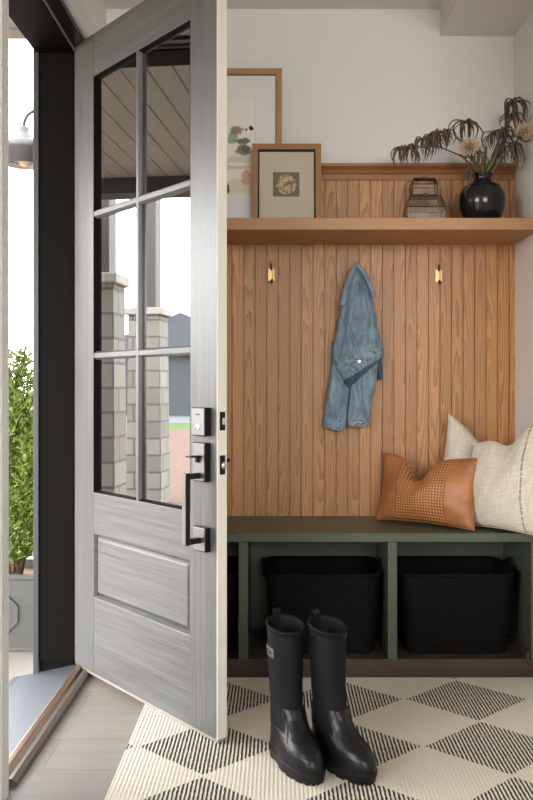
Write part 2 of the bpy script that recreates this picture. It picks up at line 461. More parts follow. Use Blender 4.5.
struct(MB().box(XL - 0.0, 4.1, -3.1, YB + 0.1, -0.12, 0.0).build('floor', M['floor']), 'grey-brown plank floor of the entry', 'floor')
struct(MB().box(XE, 4.1, -3.1, YB + 0.12, ZC, ZC + 0.12).build('ceiling', M['ceiling']), 'flat white ceiling over the entry', 'ceiling')
D0, D1, DH = 2.236, 3.205, 2.475   # doorway along Y, head height
w = MB()
w.box(XE, XL, D1, YB, -0.3, ZC); w.box(XE, XL, 1.75, D0, -0.3, ZC); w.box(XE, XL, -3.1, 0.25, -0.3, ZC); w.box(XE, XL, 0.25, 1.75, -0.3, 0.3); w.box(XE, XL, 0.25, 1.75, 2.4, ZC); w.box(XE, XL, D0, D1, DH, ZC)
struct(w.build('wall_left', M['wall']), 'white entry wall holding the open front door', 'wall')
struct(MB().box(XE, XR + 0.12, YB, YB + 0.12, -0.12, ZC).build('wall_back', M['wall']), 'white wall above and behind the oak panelled nook', 'wall')
struct(MB().box(XR, XR + 0.12, 2.1, YB, 0, ZC).build('wall_right', M['wall']), 'white wall at the right end of the bench nook', 'wall')
struct(MB().box(XR + 0.12, 4.1, 2.1, 2.22, 0, ZC).build('wall_side', M['wall']), 'white wall facing back into the room beyond the nook', 'wall')
w = MB()
w.box(XL, 4.0, -3.1, -3.0, 0, 1.4); w.box(XL, 4.0, -3.1, -3.0, 2.5, ZC); w.box(XL, 0.0, -3.1, -3.0, 1.4, 2.5); w.box(2.6, 4.0, -3.1, -3.0, 1.4, 2.5)
struct(w.build('wall_front', M['wall']), 'white wall behind the viewer with an opening added for fill light', 'wall')
struct(MB().box(4.0, 4.1, -3.0, 2.1, 0, ZC).build('wall_far', M['wall']), 'white far side wall of the room', 'wall')
wr = struct(empty('fill_window_1', (1.3, -3.05, 1.4), world=True), 'unseen wide white framed window added behind the viewer for fill light', 'window')  # unseen window, sized to let fill light into the nook
f = MB()
for (a, b, c, d) in ((0.0, 2.6, 1.4, 1.46), (0.0, 2.6, 2.44, 2.5), (0.0, 0.06, 1.46, 2.44), (2.54, 2.6, 1.46, 2.44), (0.84, 0.9, 1.46, 2.44), (1.7, 1.76, 1.46, 2.44)):
    f.box(a, b, -3.08, -3.02, c, d)
f.build('window_frame', M['trimw'], wr)
w2 = struct(empty('fill_window_2', (XE, 1.0, 0.3), world=True), 'unseen tall white framed window added in the entry wall to light the nook', 'window')  # unseen window added so daylight reaches the right wall
f = MB()
for (a, b, c, d) in ((0.25, 1.75, 0.3, 0.36), (0.25, 1.75, 2.34, 2.4), (0.25, 0.31, 0.36, 2.34), (1.69, 1.75, 0.36, 2.34), (0.98, 1.02, 0.36, 2.34)):
    f.box(XE + 0.02, XE + 0.09, a, b, c, d)
f.build('window_frame', M['trimw'], w2)
# boxed soffit along the right wall
struct(MB().box(0.702, XR, 2.1, YB, 2.654, ZC).build('trim_1', M['ceiling']), 'boxed white soffit under the ceiling at the right wall', 'soffit')

# casing round the doorway on the room side
cs = struct(empty('trim_2', (XL, D0, 0), world=True), 'white door casing around the front doorway', 'casing')
prof = [(0.0, 0.0), (0.0, 0.014), (0.012, 0.018), (0.05, 0.018), (0.058, 0.024), (0.082, 0.024), (0.082, 0.0)]
def casing_leg(y_in, sgn):
    m = MB()
    m.prism([(XL + h, y_in + sgn * d) for d, h in prof], 0, DH + 0.0, 'Z')
    return m
casing_leg(D0 - 0.036, -1).build('side_casing', M['trimw'], cs)
casing_leg(D1 + 0.012, 1).build('side_casing', M['trimw'], cs)
m = MB(); m.prism([(XL + h, DH + d) for d, h in prof], D0 - 0.086, D1 + 0.094, 'Y'); m.build('head_casing', M['trimw'], cs)
struct(MB().box(XL, XL + 0.014, -3.0, D0 - 0.088, 0, 0.13).build('baseboard_left', M['trimw'], bevel=0.003), 'white baseboard along the entry wall', 'baseboard')

# door frame (jambs, head, stops)
jf = struct(empty('trim_3', (XE, D0, 0), world=True), 'black painted door frame lining the front doorway', 'door frame')
MB().box(XE - 0.012, XL - 0.002, D1 - 0.012, D1 + 0.004, -0.055, DH).build('hinge_jamb', M['jamb'], jf, bevel=0.002)
MB().box(XE - 0.012, XL - 0.06, D0 - 0.004, D0 + 0.004, 0.0, DH).build('latch_jamb', M['jamb'], jf, bevel=0.001)
MB().box(XL - 0.06, XL - 0.002, D0 - 0.004, D0 + 0.004, 0.0, DH).build('latch_face', M['trimw'], jf, bevel=0.001)
MB().box(XE - 0.012, XL - 0.002, D0 + 0.004, D1 - 0.012, DH - 0.016, DH + 0.002).build('head_jamb', M['jambgloss'], jf, bevel=0.002)
m = MB(); m.box(XE - 0.006, XL - 0.058, D1 - 0.026, D1 - 0.012, 0.03, DH - 0.016); m.box(XE - 0.006, XL - 0.058, D0 + 0.004, D1 - 0.026, DH - 0.03, DH - 0.016)
m.build('door_stop', M['jamb'], jf, bevel=0.003)
MB().box(XE - 0.014, XE + 0.008, D1 - 0.034, D1 - 0.012, -0.055, DH - 0.016).build('outer_bead', M['beadg'], jf, bevel=0.002)
m = MB(); m.box(XL - 0.06, XL - 0.053, D1 - 0.02, D1 - 0.012, 0.03, DH - 0.016); m.box(XL - 0.06, XL - 0.053, D0 + 0.004, D1 - 0.02, DH - 0.024, DH - 0.016)
m.build('weather_strip', M['jambedge'], jf)

# threshold
th = tag(empty('door_threshold', (-0.87, 2.72, 0), world=True), 'aluminium threshold with bronze cap across the front doorway', 'threshold')
m = MB(); m.prism([(-1.035, -0.045), (-1.035, -0.03), (-0.80, 0.018), (-0.80, -0.045)], D0 + 0.004, D1 - 0.027); m.build('sill_plate', M['alu'], th)
m = MB(); m.prism([(-1.06, -0.06), (-1.06, -0.036), (-1.036, -0.03), (-1.036, -0.06)], D0 + 0.004, D1 - 0.027); m.build('outer_lip', M['postw'], th)
m = MB(); m.prism([(-0.80, -0.005), (-0.80, 0.026), (-0.795, 0.03), (-0.781, 0.03), (-0.776, 0.025), (-0.776, -0.005)], D0 + 0.004, D1 - 0.012); m.build('sill_cap', M['bronze'], th)
m = MB(); m.prism([(-0.768, 0.0), (-0.768, 0.016), (-0.760, 0.022), (-0.750, 0.022), (-0.738, 0.014), (-0.734, 0.0)], D0 - 0.0, D1 - 0.018); m.build('sill_nose', M['nose'], th)

# ------------------------------------------------------------------ FRONT DOOR
P0 = Vector((-0.809, 3.158)); dv = Vector((0.615, -0.688)); DW = dv.length; dv.normalize()
rz = math.atan2(dv.y, dv.x)
door = tag(empty('door_1', (P0.x, P0.y, 0.0), rz), 'taupe wooden front door standing open with six glass panes', 'door', kind='structure')
Z0, Z1 = 0.027, 2.465
UL, UR = 0.145, 0.78          # inner edges of the stiles
GB, GT = 0.717, 2.302         # glass opening
PB, PT = 0.316, 0.562         # lower panel opening
T = 0.037
Tm = 0.026
DO = 0.0
def dbox(name, u0, u1, z0, z1, mat, y0=0.0, y1=Tm, bev=0.002):
    return MB().box(u0, u1, y0, y1, z0, z1).build(name, mat, door, bevel=bev)
dbox('stile', 0, UL, Z0, Z1, M['dwz']); dbox('stile', UR, DW - 0.002, Z0, Z1, M['dwz'])
dbox('top_rail', UL, UR, GT, Z1, M['dwx'], 0.0008); dbox('lock_rail', UL, UR, PT, GB, M['dwx'], 0.0008); dbox('bottom_rail', UL, UR, Z0, PB, M['dwx'], 0.0008)
# cream inner skin and cream closing edge
m = MB()
m.box(0, UL, Tm, T, Z0, Z1); m.box(UR, DW - 0.002, Tm, T, Z0, Z1)
for a, b in ((Z0, PB), (PT, GB), (GT, Z1)): m.box(UL, UR, Tm, T, a, b)
m.box(UL, UR, Tm + 0.002, T - 0.006, PB, PT)
tag(m.build('inner_skin', M['cream'], door), 'cream painted room side')
tag(dbox('closing_edge', DW - 0.002, DW + 0.001, Z0, Z1, M['cream'], 0.0, T, 0.0), 'cream painted closing edge')
# raised panel with its bevelled field
def rect(u0, u1, z0, z1, y): return [Vector((u0, y, z0)), Vector((u1, y, z0)), Vector((u1, y, z1)), Vector((u0, y, z1))]
m = MB()
def ins(a, y): return rect(UL + a, UR - a, PB + a, PT - a, y)
m.loft([ins(0, 0.028), ins(0, 0.019), ins(0.010, 0.019), ins(0.024, 0.007), ins(0.026, 0.006)], True, True, True)
m.build('raised_panel', M['dwx'], door)
# mouldings: sticking round glass opening and panel
def frame_ring(u0, u1, z0, z1, wd, ya, yb, yin):
    m = MB()
    def r(a, y): return rect(u0 + a, u1 - a, z0 + a, z1 - a, y)
    m.loft([r(0, ya), r(wd * 0.35, ya), r(wd, yin), r(wd, yb), r(0, yb)], True, loop=True)
    return m
frame_ring(UL, UR, PB, PT, 0.009, 0.001, 0.027, 0.012).build('panel_moulding', M['dwx'], door)
frame_ring(UL, UR, GB, GT, 0.008, 0.0015, 0.029, 0.016).build('glazing_bead', M['jamb'], door)  # black here paints in the dark room that the wooden bead reflects
UM = 0.459; HM = 0.0155
rows = [1.238, 1.777]
def muntin(name, u0, u1, z0, z1, vert, mat, yoff=0.0):
    m = MB(); a, b = (u0, u1) if vert else (z0, z1); h = (b - a) / 2; c = (a + b) / 2
    pr = [(c - h, 0.029), (c - h, 0.012), (c - h * 0.55, 0.001 + yoff), (c + h * 0.55, 0.001 + yoff), (c + h, 0.012), (c + h, 0.029)]
    if vert: m.prism(pr, z0, z1, 'Z')
    else: m.prism([(y, z) for z, y in pr], u0, u1, 'X')
    return m.build(name, mat, door)
muntin('muntin', UM - 0.0115, UM + 0.0115, GB, GT, True, M['dwz'])
for z in rows: muntin('muntin', UL, UR, z - HM, z + HM, False, M['dwx'], 0.0006)
edges = [GB, rows[0], rows[1], GT]
for i in range(3):
    for a, b in ((UL, UM), (UM, UR)):
        tag(dbox('glass_pane', a + 0.004, b - 0.004, edges[i] + 0.004, edges[i + 1] - 0.004, M['pane'], 0.018, 0.023, 0.0), 'glass pane mirroring the porch outside')
dbox('door_sweep', 0.004, DW - 0.004, 0.016, Z0, M['jambedge'], 0.004, T - 0.004, 0.0)
for z in (0.22, 1.24, 2.24):
    m = MB(); m.lathe([(0.006, z - 0.05), (0.006, z + 0.05)], (-0.004, T + 0.004, 0), 12, True, True); m.box(-0.003, 0.0, 0.006, T + 0.004, z - 0.05, z + 0.05)
    m.build('hinge', M['black_iron'], door, smooth=False)
# hardware (outside of the door = local -y)
HU = 0.857
def hw(name, mb, mat=None, par=None, bev=0.0025): return mb.build(name, mat or M['black_iron'], par or door, bevel=bev)
db = hw('deadbolt_plate', MB().box(HU - 0.036, HU + 0.036, -0.024, 0.0, 0.965, 1.054))
tag(db, 'square black keypad deadbolt')
sheen_face = plain('black_face_sheen', (0.26, 0.255, 0.25), 0.3, 0.9, var=0.05)  # lighter grey paints the sky's sheen on the black hardware fronts
fp = hw('face_plate', MB().box(HU - 0.033, HU + 0.033, -0.0262, -0.024, 0.968, 1.051), sheen_face, db, 0.0008)
m = MB(); m.box(HU - 0.012, HU + 0.012, -0.0272, -0.0262, 1.031, 1.034); m.build('maker_mark', M['black_iron'], db)
m = MB(); m.loft([[Vector((HU + r * math.cos(2 * PI * i / 20), y, 0.992 + r * math.sin(2 * PI * i / 20))) for i in range(20)] for r, y in ((0.0105, -0.0262), (0.0105, -0.0280), (0.008, -0.0285), (0.0075, -0.0265))], True, False, True)
m.build('key_cylinder', M['steel'], db)
tp = hw('handle_plate', MB().box(HU - 0.033, HU + 0.033, -0.022, 0.0, 0.822, 0.944))
hw('plate_face', MB().box(HU - 0.03, HU + 0.03, -0.0238, -0.022, 0.825, 0.941), sheen_face, tp, 0.0008)
bp = hw('lower_plate', MB().box(HU - 0.033, HU + 0.033, -0.020, 0.0, 0.603, 0.680))
hw('plate_face', MB().box(HU - 0.03, HU + 0.03, -0.0218, -0.020, 0.606, 0.677), sheen_face, bp, 0.0008)
m = MB(); m.box(HU - 0.011, HU + 0.011, -0.078, -0.062, 0.628, 0.852)
gr = hw('grip_bar', m)
hw('grip_sheen', MB().box(HU - 0.0095, HU + 0.0095, -0.0792, -0.078, 0.630, 0.850), sheen_face, gr, 0.0006)  # thin strip added as the bar's pale front sheen
hw('grip_arm', MB().box(HU - 0.010, HU + 0.010, -0.064, -0.021, 0.832, 0.850), None, gr, 0.001)
hw('grip_arm', MB().box(HU - 0.010, HU + 0.010, -0.064, -0.019, 0.630, 0.648), None, gr, 0.001)
m = MB(); m.box(HU - 0.016, HU + 0.016, -0.062, -0.026, 0.899, 0.905); m.box(HU - 0.006, HU + 0.006, -0.034, -0.022, 0.882, 0.900)
hw('thumb_latch', m, None, None, 0.002)
# strike hardware in the closing edge
def edge_plate(zc, h):
    m = MB(); m.box(DW + 0.0005, DW + 0.0025, 0.009, 0.030, zc - h / 2, zc + h / 2); o = m.build('latch_plate', M['black_iron'], door, bevel=0.002)
    return o
e1 = edge_plate(1.012, 0.058)
MB().box(DW + 0.002, DW + 0.006, 0.016, 0.027, 1.001, 1.023).build('bolt', M['steel'], e1, bevel=0.001)
e2 = edge_plate(0.876, 0.060)
m = MB(); m.loft([[Vector((DW + 0.002 + hx, 0.020 + 0.007 * math.cos(2 * PI * i / 16) * sx, 0.874 + 0.012 * math.sin(2 * PI * i / 16))) for i in range(16)] for hx, sx in ((0, 1), (0.006, 0.95), (0.010, 0.5))], True, False, True)
m.build('bolt', M['steel'], e2, smooth=True)
m = MB(); m.box(HU - 0.02, HU + 0.02, T, T + 0.012, 0.83, 0.9); m.box(HU - 0.007, HU + 0.007, T + 0.01, T + 0.052, 0.876, 0.889); m.box(HU - 0.09, HU + 0.01, T + 0.045, T + 0.058, 0.876, 0.889)
hw('inside_lever', m)

# ------------------------------------------------------------------ OAK PANELLING
def boards(x0, x1, z0, z1, yf, yb):
    m = MB(); g = 0.0030; dp = 0.007; prof = [(x0, yf)]
    k = math.floor((x0 + 0.159) / 0.0503) + 1
    while True:
        xg = -0.159 + k * 0.0503
        if xg > x1 - 0.004: break
        if xg > x0 + 0.004: prof += [(xg - g, yf), (xg - g * 0.55, yf + dp), (xg + g * 0.55, yf + dp), (xg + g, yf)]
        k += 1
    prof += [(x1, yf), (x1, yb), (x0, yb)]
    m.prism(prof, z0, z1, 'Z')
    return m
struct(boards(XL, XR, 0.5, 1.742, YP, YB).build('trim_4', M['panel']), 'tall oak beadboard panelling between the bench and the shelf', 'wall panelling')
struct(boards(XL, XR, 1.77, 2.03, YP, YB).build('trim_5', M['panel']), 'low band of oak beadboard above the shelf', 'wall panelling')
cr = [(YB, 2.018), (YP - 0.004, 2.018), (YP - 0.006, 2.022), (YP - 0.006, 2.042), (YP - 0.012, 2.046), (YP - 0.018, 2.058), (YP - 0.03, 2.068), (YP - 0.034, 2.070), (YP - 0.036, 2.074), (YP - 0.036, 2.084), (YB, 2.084)]
struct(MB().prism(cr, XL, XR, 'X').build('trim_6', M['oakm']), 'oak crown moulding capping the panelling above the shelf', 'moulding')
YS = 3.153
tag(MB().box(XL, XR, YS, YP + 0.004, 1.738, 1.785).build('wall_shelf', M['oakh'], bevel=0.002), 'long thick oak shelf running across the panelled nook', 'shelf')

# ------------------------------------------------------------------ BENCH
YF = 3.077; BT = 0.556
bench = tag(empty('storage_bench', (0.2, 3.28, 0), world=True), 'sage green built-in bench with open cubbies', 'bench')
XB0 = -0.585
MB().box(XB0 - 0.012, XR, YF - 0.006, YP, BT - 0.034, BT).build('bench_top', M['green'], bench, bevel=0.003)
tag(MB().box(XB0, XR, YF + 0.004, YP, 0.0, 0.069).build('plinth', M['plinth'], bench, bevel=0.002), 'dark brown plinth and cubby floor')
for xc in (-0.1415, 0.4325): MB().box(xc - 0.018, xc + 0.018, YF, YP - 0.02, 0.069, BT - 0.034).build('divider', M['green'], bench, bevel=0.002)
MB().box(XB0, XB0 + 0.036, YF, YP - 0.02, 0.069, BT - 0.034).build('end_panel', M['green'], bench, bevel=0.002)
MB().box(0.966, XR, YF, YP - 0.02, 0.069, BT - 0.034).build('end_panel', M['green'], bench, bevel=0.002)
MB().box(XB0, XR, YP - 0.02, YP, 0.069, BT - 0.034).build('back_panel', M['green'], bench)
MB().box(0.951, 0.966, YF + 0.01, YP - 0.02, 0.069, 0.095).build('shoe_strip', M['plinth'], bench, bevel=0.003)

# ------------------------------------------------------------------ BASKETS
def rrect(wx, wy, r, n=6):
    pts = []
    for cx, cy, a0 in ((wx / 2 - r, wy / 2 - r, 0), (-wx / 2 + r, wy / 2 - r, PI / 2), (-wx / 2 + r, -wy / 2 + r, PI), (wx / 2 - r, -wy / 2 + r, 1.5 * PI)):
        for k in range(n + 1):
            a = a0 + PI / 2 * k / n
            pts.append((cx + r * math.cos(a), cy + r * math.sin(a)))
    return pts
def sag(x, y, wx):   # rim dips a little mid-front
    return -0.006 * math.cos(x / wx * PI)
def make_basket(wx=0.455, wy=0.33, h=0.312):
    root = empty('woven_basket', (0, 0, 0))
    m = MB(); rings = []; nco = 30
    for i in range(nco):
        t = i / nco
        for q, bulge in ((0.02, -0.0016), (0.5, 0.0024), (0.9, 0.0)):
            tt = (i + q) / nco; s = 0.885 + 0.115 * tt
            rings.append([Vector((x, y, h * tt + sag(x, y, wx) * tt)) for x, y in rrect(wx * s + 2 * bulge, wy * s + 2 * bulge, 0.05)])
    th_ = 0.011
    rings.append([Vector((x, y, h + sag(x, y, wx) + 0.004)) for x, y in rrect(wx - th_, wy - th_, 0.046)])
    for tt in (0.98, 0.7, 0.4, 0.1, 0.035):
        s = 0.885 + 0.115 * tt
        rings.append([Vector((x, y, h * tt + sag(x, y, wx) * tt)) for x, y in rrect(wx * s - 2 * th_, wy * s - 2 * th_, 0.042)])
    m.loft(rings, True, True, True)
    m.build('basket_body', M['basket'], root, smooth=True)
    rim = [Vector((x, y, h + sag(x, y, wx) + 0.002)) for x, y in rrect(wx + 0.002, wy + 0.002, 0.05)]
    m = MB(); m.tube(rim, 0.0075, 8, loop=True); m.build('rim', M['basket'], root, smooth=True)
    for sx in (-1, 1):
        pts = [Vector((sx * (wx / 2 + 0.004 + 0.012 * math.sin(PI * k / 10)), -0.06 + 0.12 * k / 10, h - 0.03 + 0.062 * math.sin(PI * k / 10))) for k in range(11)]
        m = MB(); m.tube(pts, 0.0065, 8); m.build('handle', M['basket'], root, smooth=True)
    return root
bk = make_basket()
bk.location = (0.172, 3.293, 0.069)
tag(bk, 'black woven basket in the middle cubby, behind the rain boots', 'basket', 'black baskets under the bench')
b2 = dup(bk, (0.699, 3.293, 0.069), 0.0, 'black woven basket in the right cubby, below the pillows')
b3 = dup(bk, (-0.355, 3.293, 0.069), 0.0, 'black woven basket in the left cubby, mostly hidden by the door')
b3.scale = (0.84, 1, 1)

# ------------------------------------------------------------------ RUG
rg = MB().box(-0.472, 0.985, 0.35, 3.050, 0.0, 0.012).build('area_rug', M['rug'], bevel=0.004)
tag(rg, 'cream woven rug with charcoal striped diamonds on the plank floor', 'rug')

# ------------------------------------------------------------------ BOOTS
def sm(a, b, x):
    t = max(0.0, min(1.0, (x - a) / (b - a))); return t * t * (3 - 2 * t)
def lerp_tab(tab, z):
    if z <= tab[0][0]: return tab[0][1:]
    for a, b in zip(tab, tab[1:]):
        if z <= b[0]:
            t = (z - a[0]) / (b[0] - a[0]); t = t * t * (3 - 2 * t) * 0.35 + t * 0.65
            return [p + (q - p) * t for p, q in zip(a[1:], b[1:])]
    return tab[-1][1:]
# z, back x, front x, half width front, half width back
BOOT = [(0.0, -0.058, 0.196, 0.054, 0.040), (0.026, -0.060, 0.200, 0.0565, 0.042), (0.045, -0.0585, 0.199, 0.056, 0.0415), (0.062, -0.056, 0.193, 0.0545, 0.041),
        (0.078, -0.054, 0.180, 0.0520, 0.041), (0.092, -0.053, 0.160, 0.0490, 0.041), (0.106, -0.0525, 0.131, 0.0445, 0.0405), (0.122, -0.052, 0.106, 0.0430, 0.0425),
        (0.142, -0.052, 0.086, 0.0425, 0.0430), (0.17, -0.053, 0.071, 0.0440, 0.0440), (0.22, -0.055, 0.062, 0.0475, 0.0475), (0.30, -0.058, 0.060, 0.0515, 0.0515), (0.41, -0.061, 0.060, 0.0545, 0.0545)]
def boot_pt(ang, z, grow=0.0):
    xb, xf, wf, wb = lerp_tab(BOOT, z)
    xc = (xb + min(xf, xb + 0.13)) / 2
    c, s_ = math.cos(ang), math.sin(ang)
    if c >= 0:
        L = xf - xc; p = 2.0 + 0.5 * sm(0.13, 0.2, xf)
        r = 1.0 / ((abs(c) ** p + abs(s_) ** p) ** (1 / p))
        x = xc + (L + grow) * c * r; k = sm(0, 1, c * r)
        wmid = wb + (wf - wb) * sm(0.0, 0.6, c * r * L / 0.16)
        y = (max(wmid, wb) + grow) * s_ * r
    else:
        x = xc + (xc - xb + grow) * c; y = (wb + grow) * s_
    return Vector((x, y, z - (0.012 + 0.20 * (x + 0.03)) * sm(0.22, 0.41, z)))
def make_boot(patch=True):
    root = empty('rain_boot', (0, 0, 0))
    N = 40; A = [2 * PI * i / N for i in range(N)]
    # shaft
    m = MB(); rings = []
    for i in range(30):
        z = 0.075 + (0.408 - 0.075) * i / 29
        wr_ = 0.0012 * math.sin(z * 70) * sm(0.25, 0.12, z) if z < 0.25 else 0
        rings.append([boot_pt(a, z, wr_) for a in A])
    for g, dz in ((0.0022, 0.409), (0.0032, 0.413), (0.0008, 0.4165), (-0.0035, 0.4155), (-0.0055, 0.408)):
        rings.append([boot_pt(a, min(dz, 0.41), g) + Vector((0, 0, dz - min(dz, 0.41))) for a in A])
    for z in (0.36, 0.28, 0.2): rings.append([boot_pt(a, z, -0.006) for a in A])
    m.loft(rings, True, True, True)
    m.build('shaft', M['neo'], root, smooth=True)
    m = MB(); m.tube([boot_pt(a, 0.394, 0.0008) for a in A], 0.0012, 6, loop=True); m.build('rim_seam', M['rubber'], root, smooth=True)
    # rubber foot: high at the instep and heel, notched at the ankle
    def zt(a):
        d = abs((a + PI) % (2 * PI) - PI)
        return 0.105 + 0.062 * (1 - sm(0.8, 1.05, d)) + 0.055 * sm(2.3, 2.6, d)
    N2 = 72; A2 = [2 * PI * i / N2 for i in range(N2)]
    m = MB(); rings = []
    for i in range(34):
        t = i / 33
        rings.append([boot_pt(a, 0.020 + (zt(a) - 0.020) * t, 0.0028) for a in A2])
    rings.append([boot_pt(a, zt(a) + 0.001, 0.0008) for a in A2])
    rings.append([boot_pt(a, zt(a) - 0.004, -0.001) for a in A2])
    m.loft(rings, True, True, False)
    rf = m.build('rubber_foot', M['rubber'], root, smooth=True)
    m = MB(); m.tube([boot_pt(a, zt(a) - 0.001, 0.003) for a in A2], 0.0019, 6, loop=True); m.build('foot_edge', M['rubber'], rf, smooth=True)
    m = MB(); m.tube([boot_pt(a, 0.066 - 0.012 * abs(math.sin(a)), 0.0036) for a in A2 if math.cos(a) > 0.2], 0.0011, 6) if False else None
    # toe cap line
    pts = []
    for k in range(13):
        y = -0.036 + 0.072 * k / 12
        best = min(((abs(boot_pt(a, z, 0.003).x - (0.135 - 6.0 * y * y)) + abs(boot_pt(a, z, 0.003).y - y) * 2, boot_pt(a, z, 0.0034)) for a in A2 if math.cos(a) > 0 for z in [0.03 + 0.002 * q for q in range(46)]), key=lambda q: q[0])
        pts.append(best[1])
    m2 = MB(); m2.tube(pts, 0.0012, 6); m2.build('toe_seam', M['rubber'], rf, smooth=True)
    # sole with heel step and lugs
    m = MB()
    rings = [[boot_pt(a, 0.0, -0.004) + Vector((0, 0, 0.004)) for a in A2], [boot_pt(a, 0.0, 0.004) + Vector((0, 0, 0.004)) for a in A2], [boot_pt(a, 0.024, 0.006) for a in A2], [boot_pt(a, 0.031, 0.0055) for a in A2], [boot_pt(a, 0.033, 0.003) for a in A2], [boot_pt(a, 0.033, -0.006) for a in A2]]
    m.loft(rings, True, True, True); so = m.build('sole', M['sole'], root, smooth=False, bevel=0.0)
    m = MB()
    for i in range(0, N2, 3):
        a0, a1 = A2[i], A2[i] + 2 * PI / N2 * 1.9
        p, q = boot_pt(a0, 0.0, 0.004), boot_pt(a1, 0.0, 0.004)
        if -0.004 < (p.x + q.x) / 2 < 0.03: continue
        pi_, qi = boot_pt(a0, 0.0, -0.014), boot_pt(a1, 0.0, -0.014)
        lo = [Vector((v.x, v.y, 0.0)) for v in (p, q, qi, pi_)]; hi = [Vector((v.x, v.y, 0.008)) for v in (p, q, qi, pi_)]
        m.loft([lo, hi], True, True, True)
    m.build('tread_lugs', M['sole'], so)
    # pull tab at the back
    m = MB()
    c = boot_pt(PI, 0.41)
    prof = [(0.004, 0.385), (0.0062, 0.40), (0.006, 0.424), (0.002, 0.428), (-0.004, 0.426), (-0.0075, 0.420), (-0.0075, 0.40), (-0.0055, 0.40), (-0.0045, 0.418), (0.0025, 0.422), (0.0035, 0.40)]
    m.prism([(-0.061 - a + 0.0, z) for a, z in prof], -0.011, 0.011, 'Y')
    m.build('pull_tab', M['rubber'], root)
    if patch:
        ang0 = 4.75
        m = MB(); g = []
        for zz in (0.326, 0.356):
            pass
        fr_ = []; N3 = 8
        for gg in (0.0005, 0.0040):
            for zz in (0.318, 0.350):
                pass
        outer = lambda g_: [boot_pt(ang0 - 0.36 + 0.72 * k / N3, 0.318, g_) for k in range(N3 + 1)] + [boot_pt(ang0 + 0.36 - 0.72 * k / N3, 0.350, g_) for k in range(N3 + 1)]
        lo0, hi0 = outer(0.0003), outer(0.0036)
        R0 = [m.bm.verts.new(p) for p in lo0]; R1 = [m.bm.verts.new(p) for p in hi0]; n = len(R0)
        for i in range(n): m.bm.faces.new((R0[i], R0[(i + 1) % n], R1[(i + 1) % n], R1[i]))
        for k in range(N3): m.bm.faces.new((R1[k], R1[k + 1], R1[n - 2 - k], R1[n - 1 - k]))
        pt = tag(m.build('label_patch', M['patch'], root, bevel=0.0008), 'small grey rubber label')
        cv = bpy.data.curves.new('patch_lettering', 'FONT'); cv.body = 'Ctı'; cv.size = 0.021; cv.align_x = 'CENTER'; cv.align_y = 'CENTER'; cv.extrude = 0.0006
        tmp = bpy.data.objects.new('patch_lettering_curve', cv); COL.objects.link(tmp); bpy.context.view_layer.update()
        tm = bpy.data.meshes.new_from_object(tmp.evaluated_get(bpy.context.evaluated_depsgraph_get())); tm.materials.clear(); tm.materials.append(M['patchtx'])
        bpy.data.objects.remove(tmp); to = bpy.data.objects.new('patch_lettering', tm); COL.objects.link(to); to.parent = pt
        c = boot_pt(ang0, 0.334, 0.0042); nrm = (boot_pt(ang0, 0.334, 0.02) - boot_pt(ang0, 0.334, 0.0)).normalized()
        zax = Vector((nrm.x, nrm.y, 0)).normalized(); yax = Vector((0, 0, 1)); xax = yax.cross(zax)
        to.matrix_local = Matrix.Translation(c) @ Matrix((xax, yax, zax)).transposed().to_4x4()
    return root
bl = make_boot(True)
BA = math.atan2(-0.72, 0.69)
bl.location = (0.016, 2.400, 0.0122); bl.rotation_euler = (0, 0, math.radians(-64))
tag(bl, 'tall black rain boot with a small grey label on its shaft', 'boot', 'pair of rain boots on the rug')
br_ = make_boot(False)
br_.location = (0.142, 2.390, 0.0122); br_.rotation_euler = (0, 0, math.radians(-56))
tag(br_, 'tall black rain boot without a label, beside the labelled one', 'boot', 'pair of rain boots on the rug')

# ------------------------------------------------------------------ PILLOWS
def pillow_fn(w, h, t, chop=0.06, tl=0.0, tr=0.0, seed=0, pinch=0.07, cw=0.3, cx=0.0):
    def f(u, v, side):
        x = w / 2 * u * (1 - pinch * (1 - v * v)); z = h / 2 * v * (1 - pinch * (1 - u * u) * (1.0 if v < 0 else 1.4))
        e = max(0.0, (1 - u * u) * (1 - v * v))
        y = t / 2 * e ** 0.42
        up = max(0.0, (v + 1) / 2)
        ch = math.exp(-((u - cx) / cw) ** 2)
        z -= chop * ch * up ** 2.2
        y *= 1 - 0.45 * ch * up ** 3
        y *= 1.0 + 0.35 * (1 - up) * e
        z += (tl * (1 - u) / 2 + tr * (1 + u) / 2) * up
        n = mnoise.noise(Vector((u * 2.2 + seed, v * 2.2, side * 3.0 + seed))) * 0.55 + mnoise.noise(Vector((u * 6 + seed, v * 4, seed))) * 0.2
        y += t * 0.13 * n * e ** 0.4
        return Vector((x, -side * y, z))
    return f
def pillow_mesh(f, w, h, n=36, u0=-1.0, u1=1.0, sides=(1, -1), grow=0.0):
    m = MB(); uvl = m.bm.loops.layers.uv.new('UVMap')
    for sd in sides:
        V = []
        for j in range(n + 1):
            v = -1 + 2 * j / n; v = math.sin(v * PI / 2) * 0.6 + v * 0.4
            row = []
            for i in range(n + 1):
                u = u0 + (u1 - u0) * i / n
                if u0 == -1 and u1 == 1: u = math.sin(u * PI / 2) * 0.6 + u * 0.4
                p = f(u, v, sd)
                if grow: p = p + Vector((0, -sd * grow, 0))
                row.append((m.bm.verts.new(p), u, v))
            V.append(row)
        for j in range(n):
            for i in range(n):
                q = [V[j][i], V[j][i + 1], V[j + 1][i + 1], V[j + 1][i]]
                fc = m.bm.faces.new([a[0] for a in q])
                for l, a in zip(fc.loops, q): l[uvl].uv = (a[1] * w / 2, a[2] * h / 2)
    if sides == (1, -1): bmesh.ops.remove_doubles(m.bm, verts=m.bm.verts, dist=0.0004)
    return m
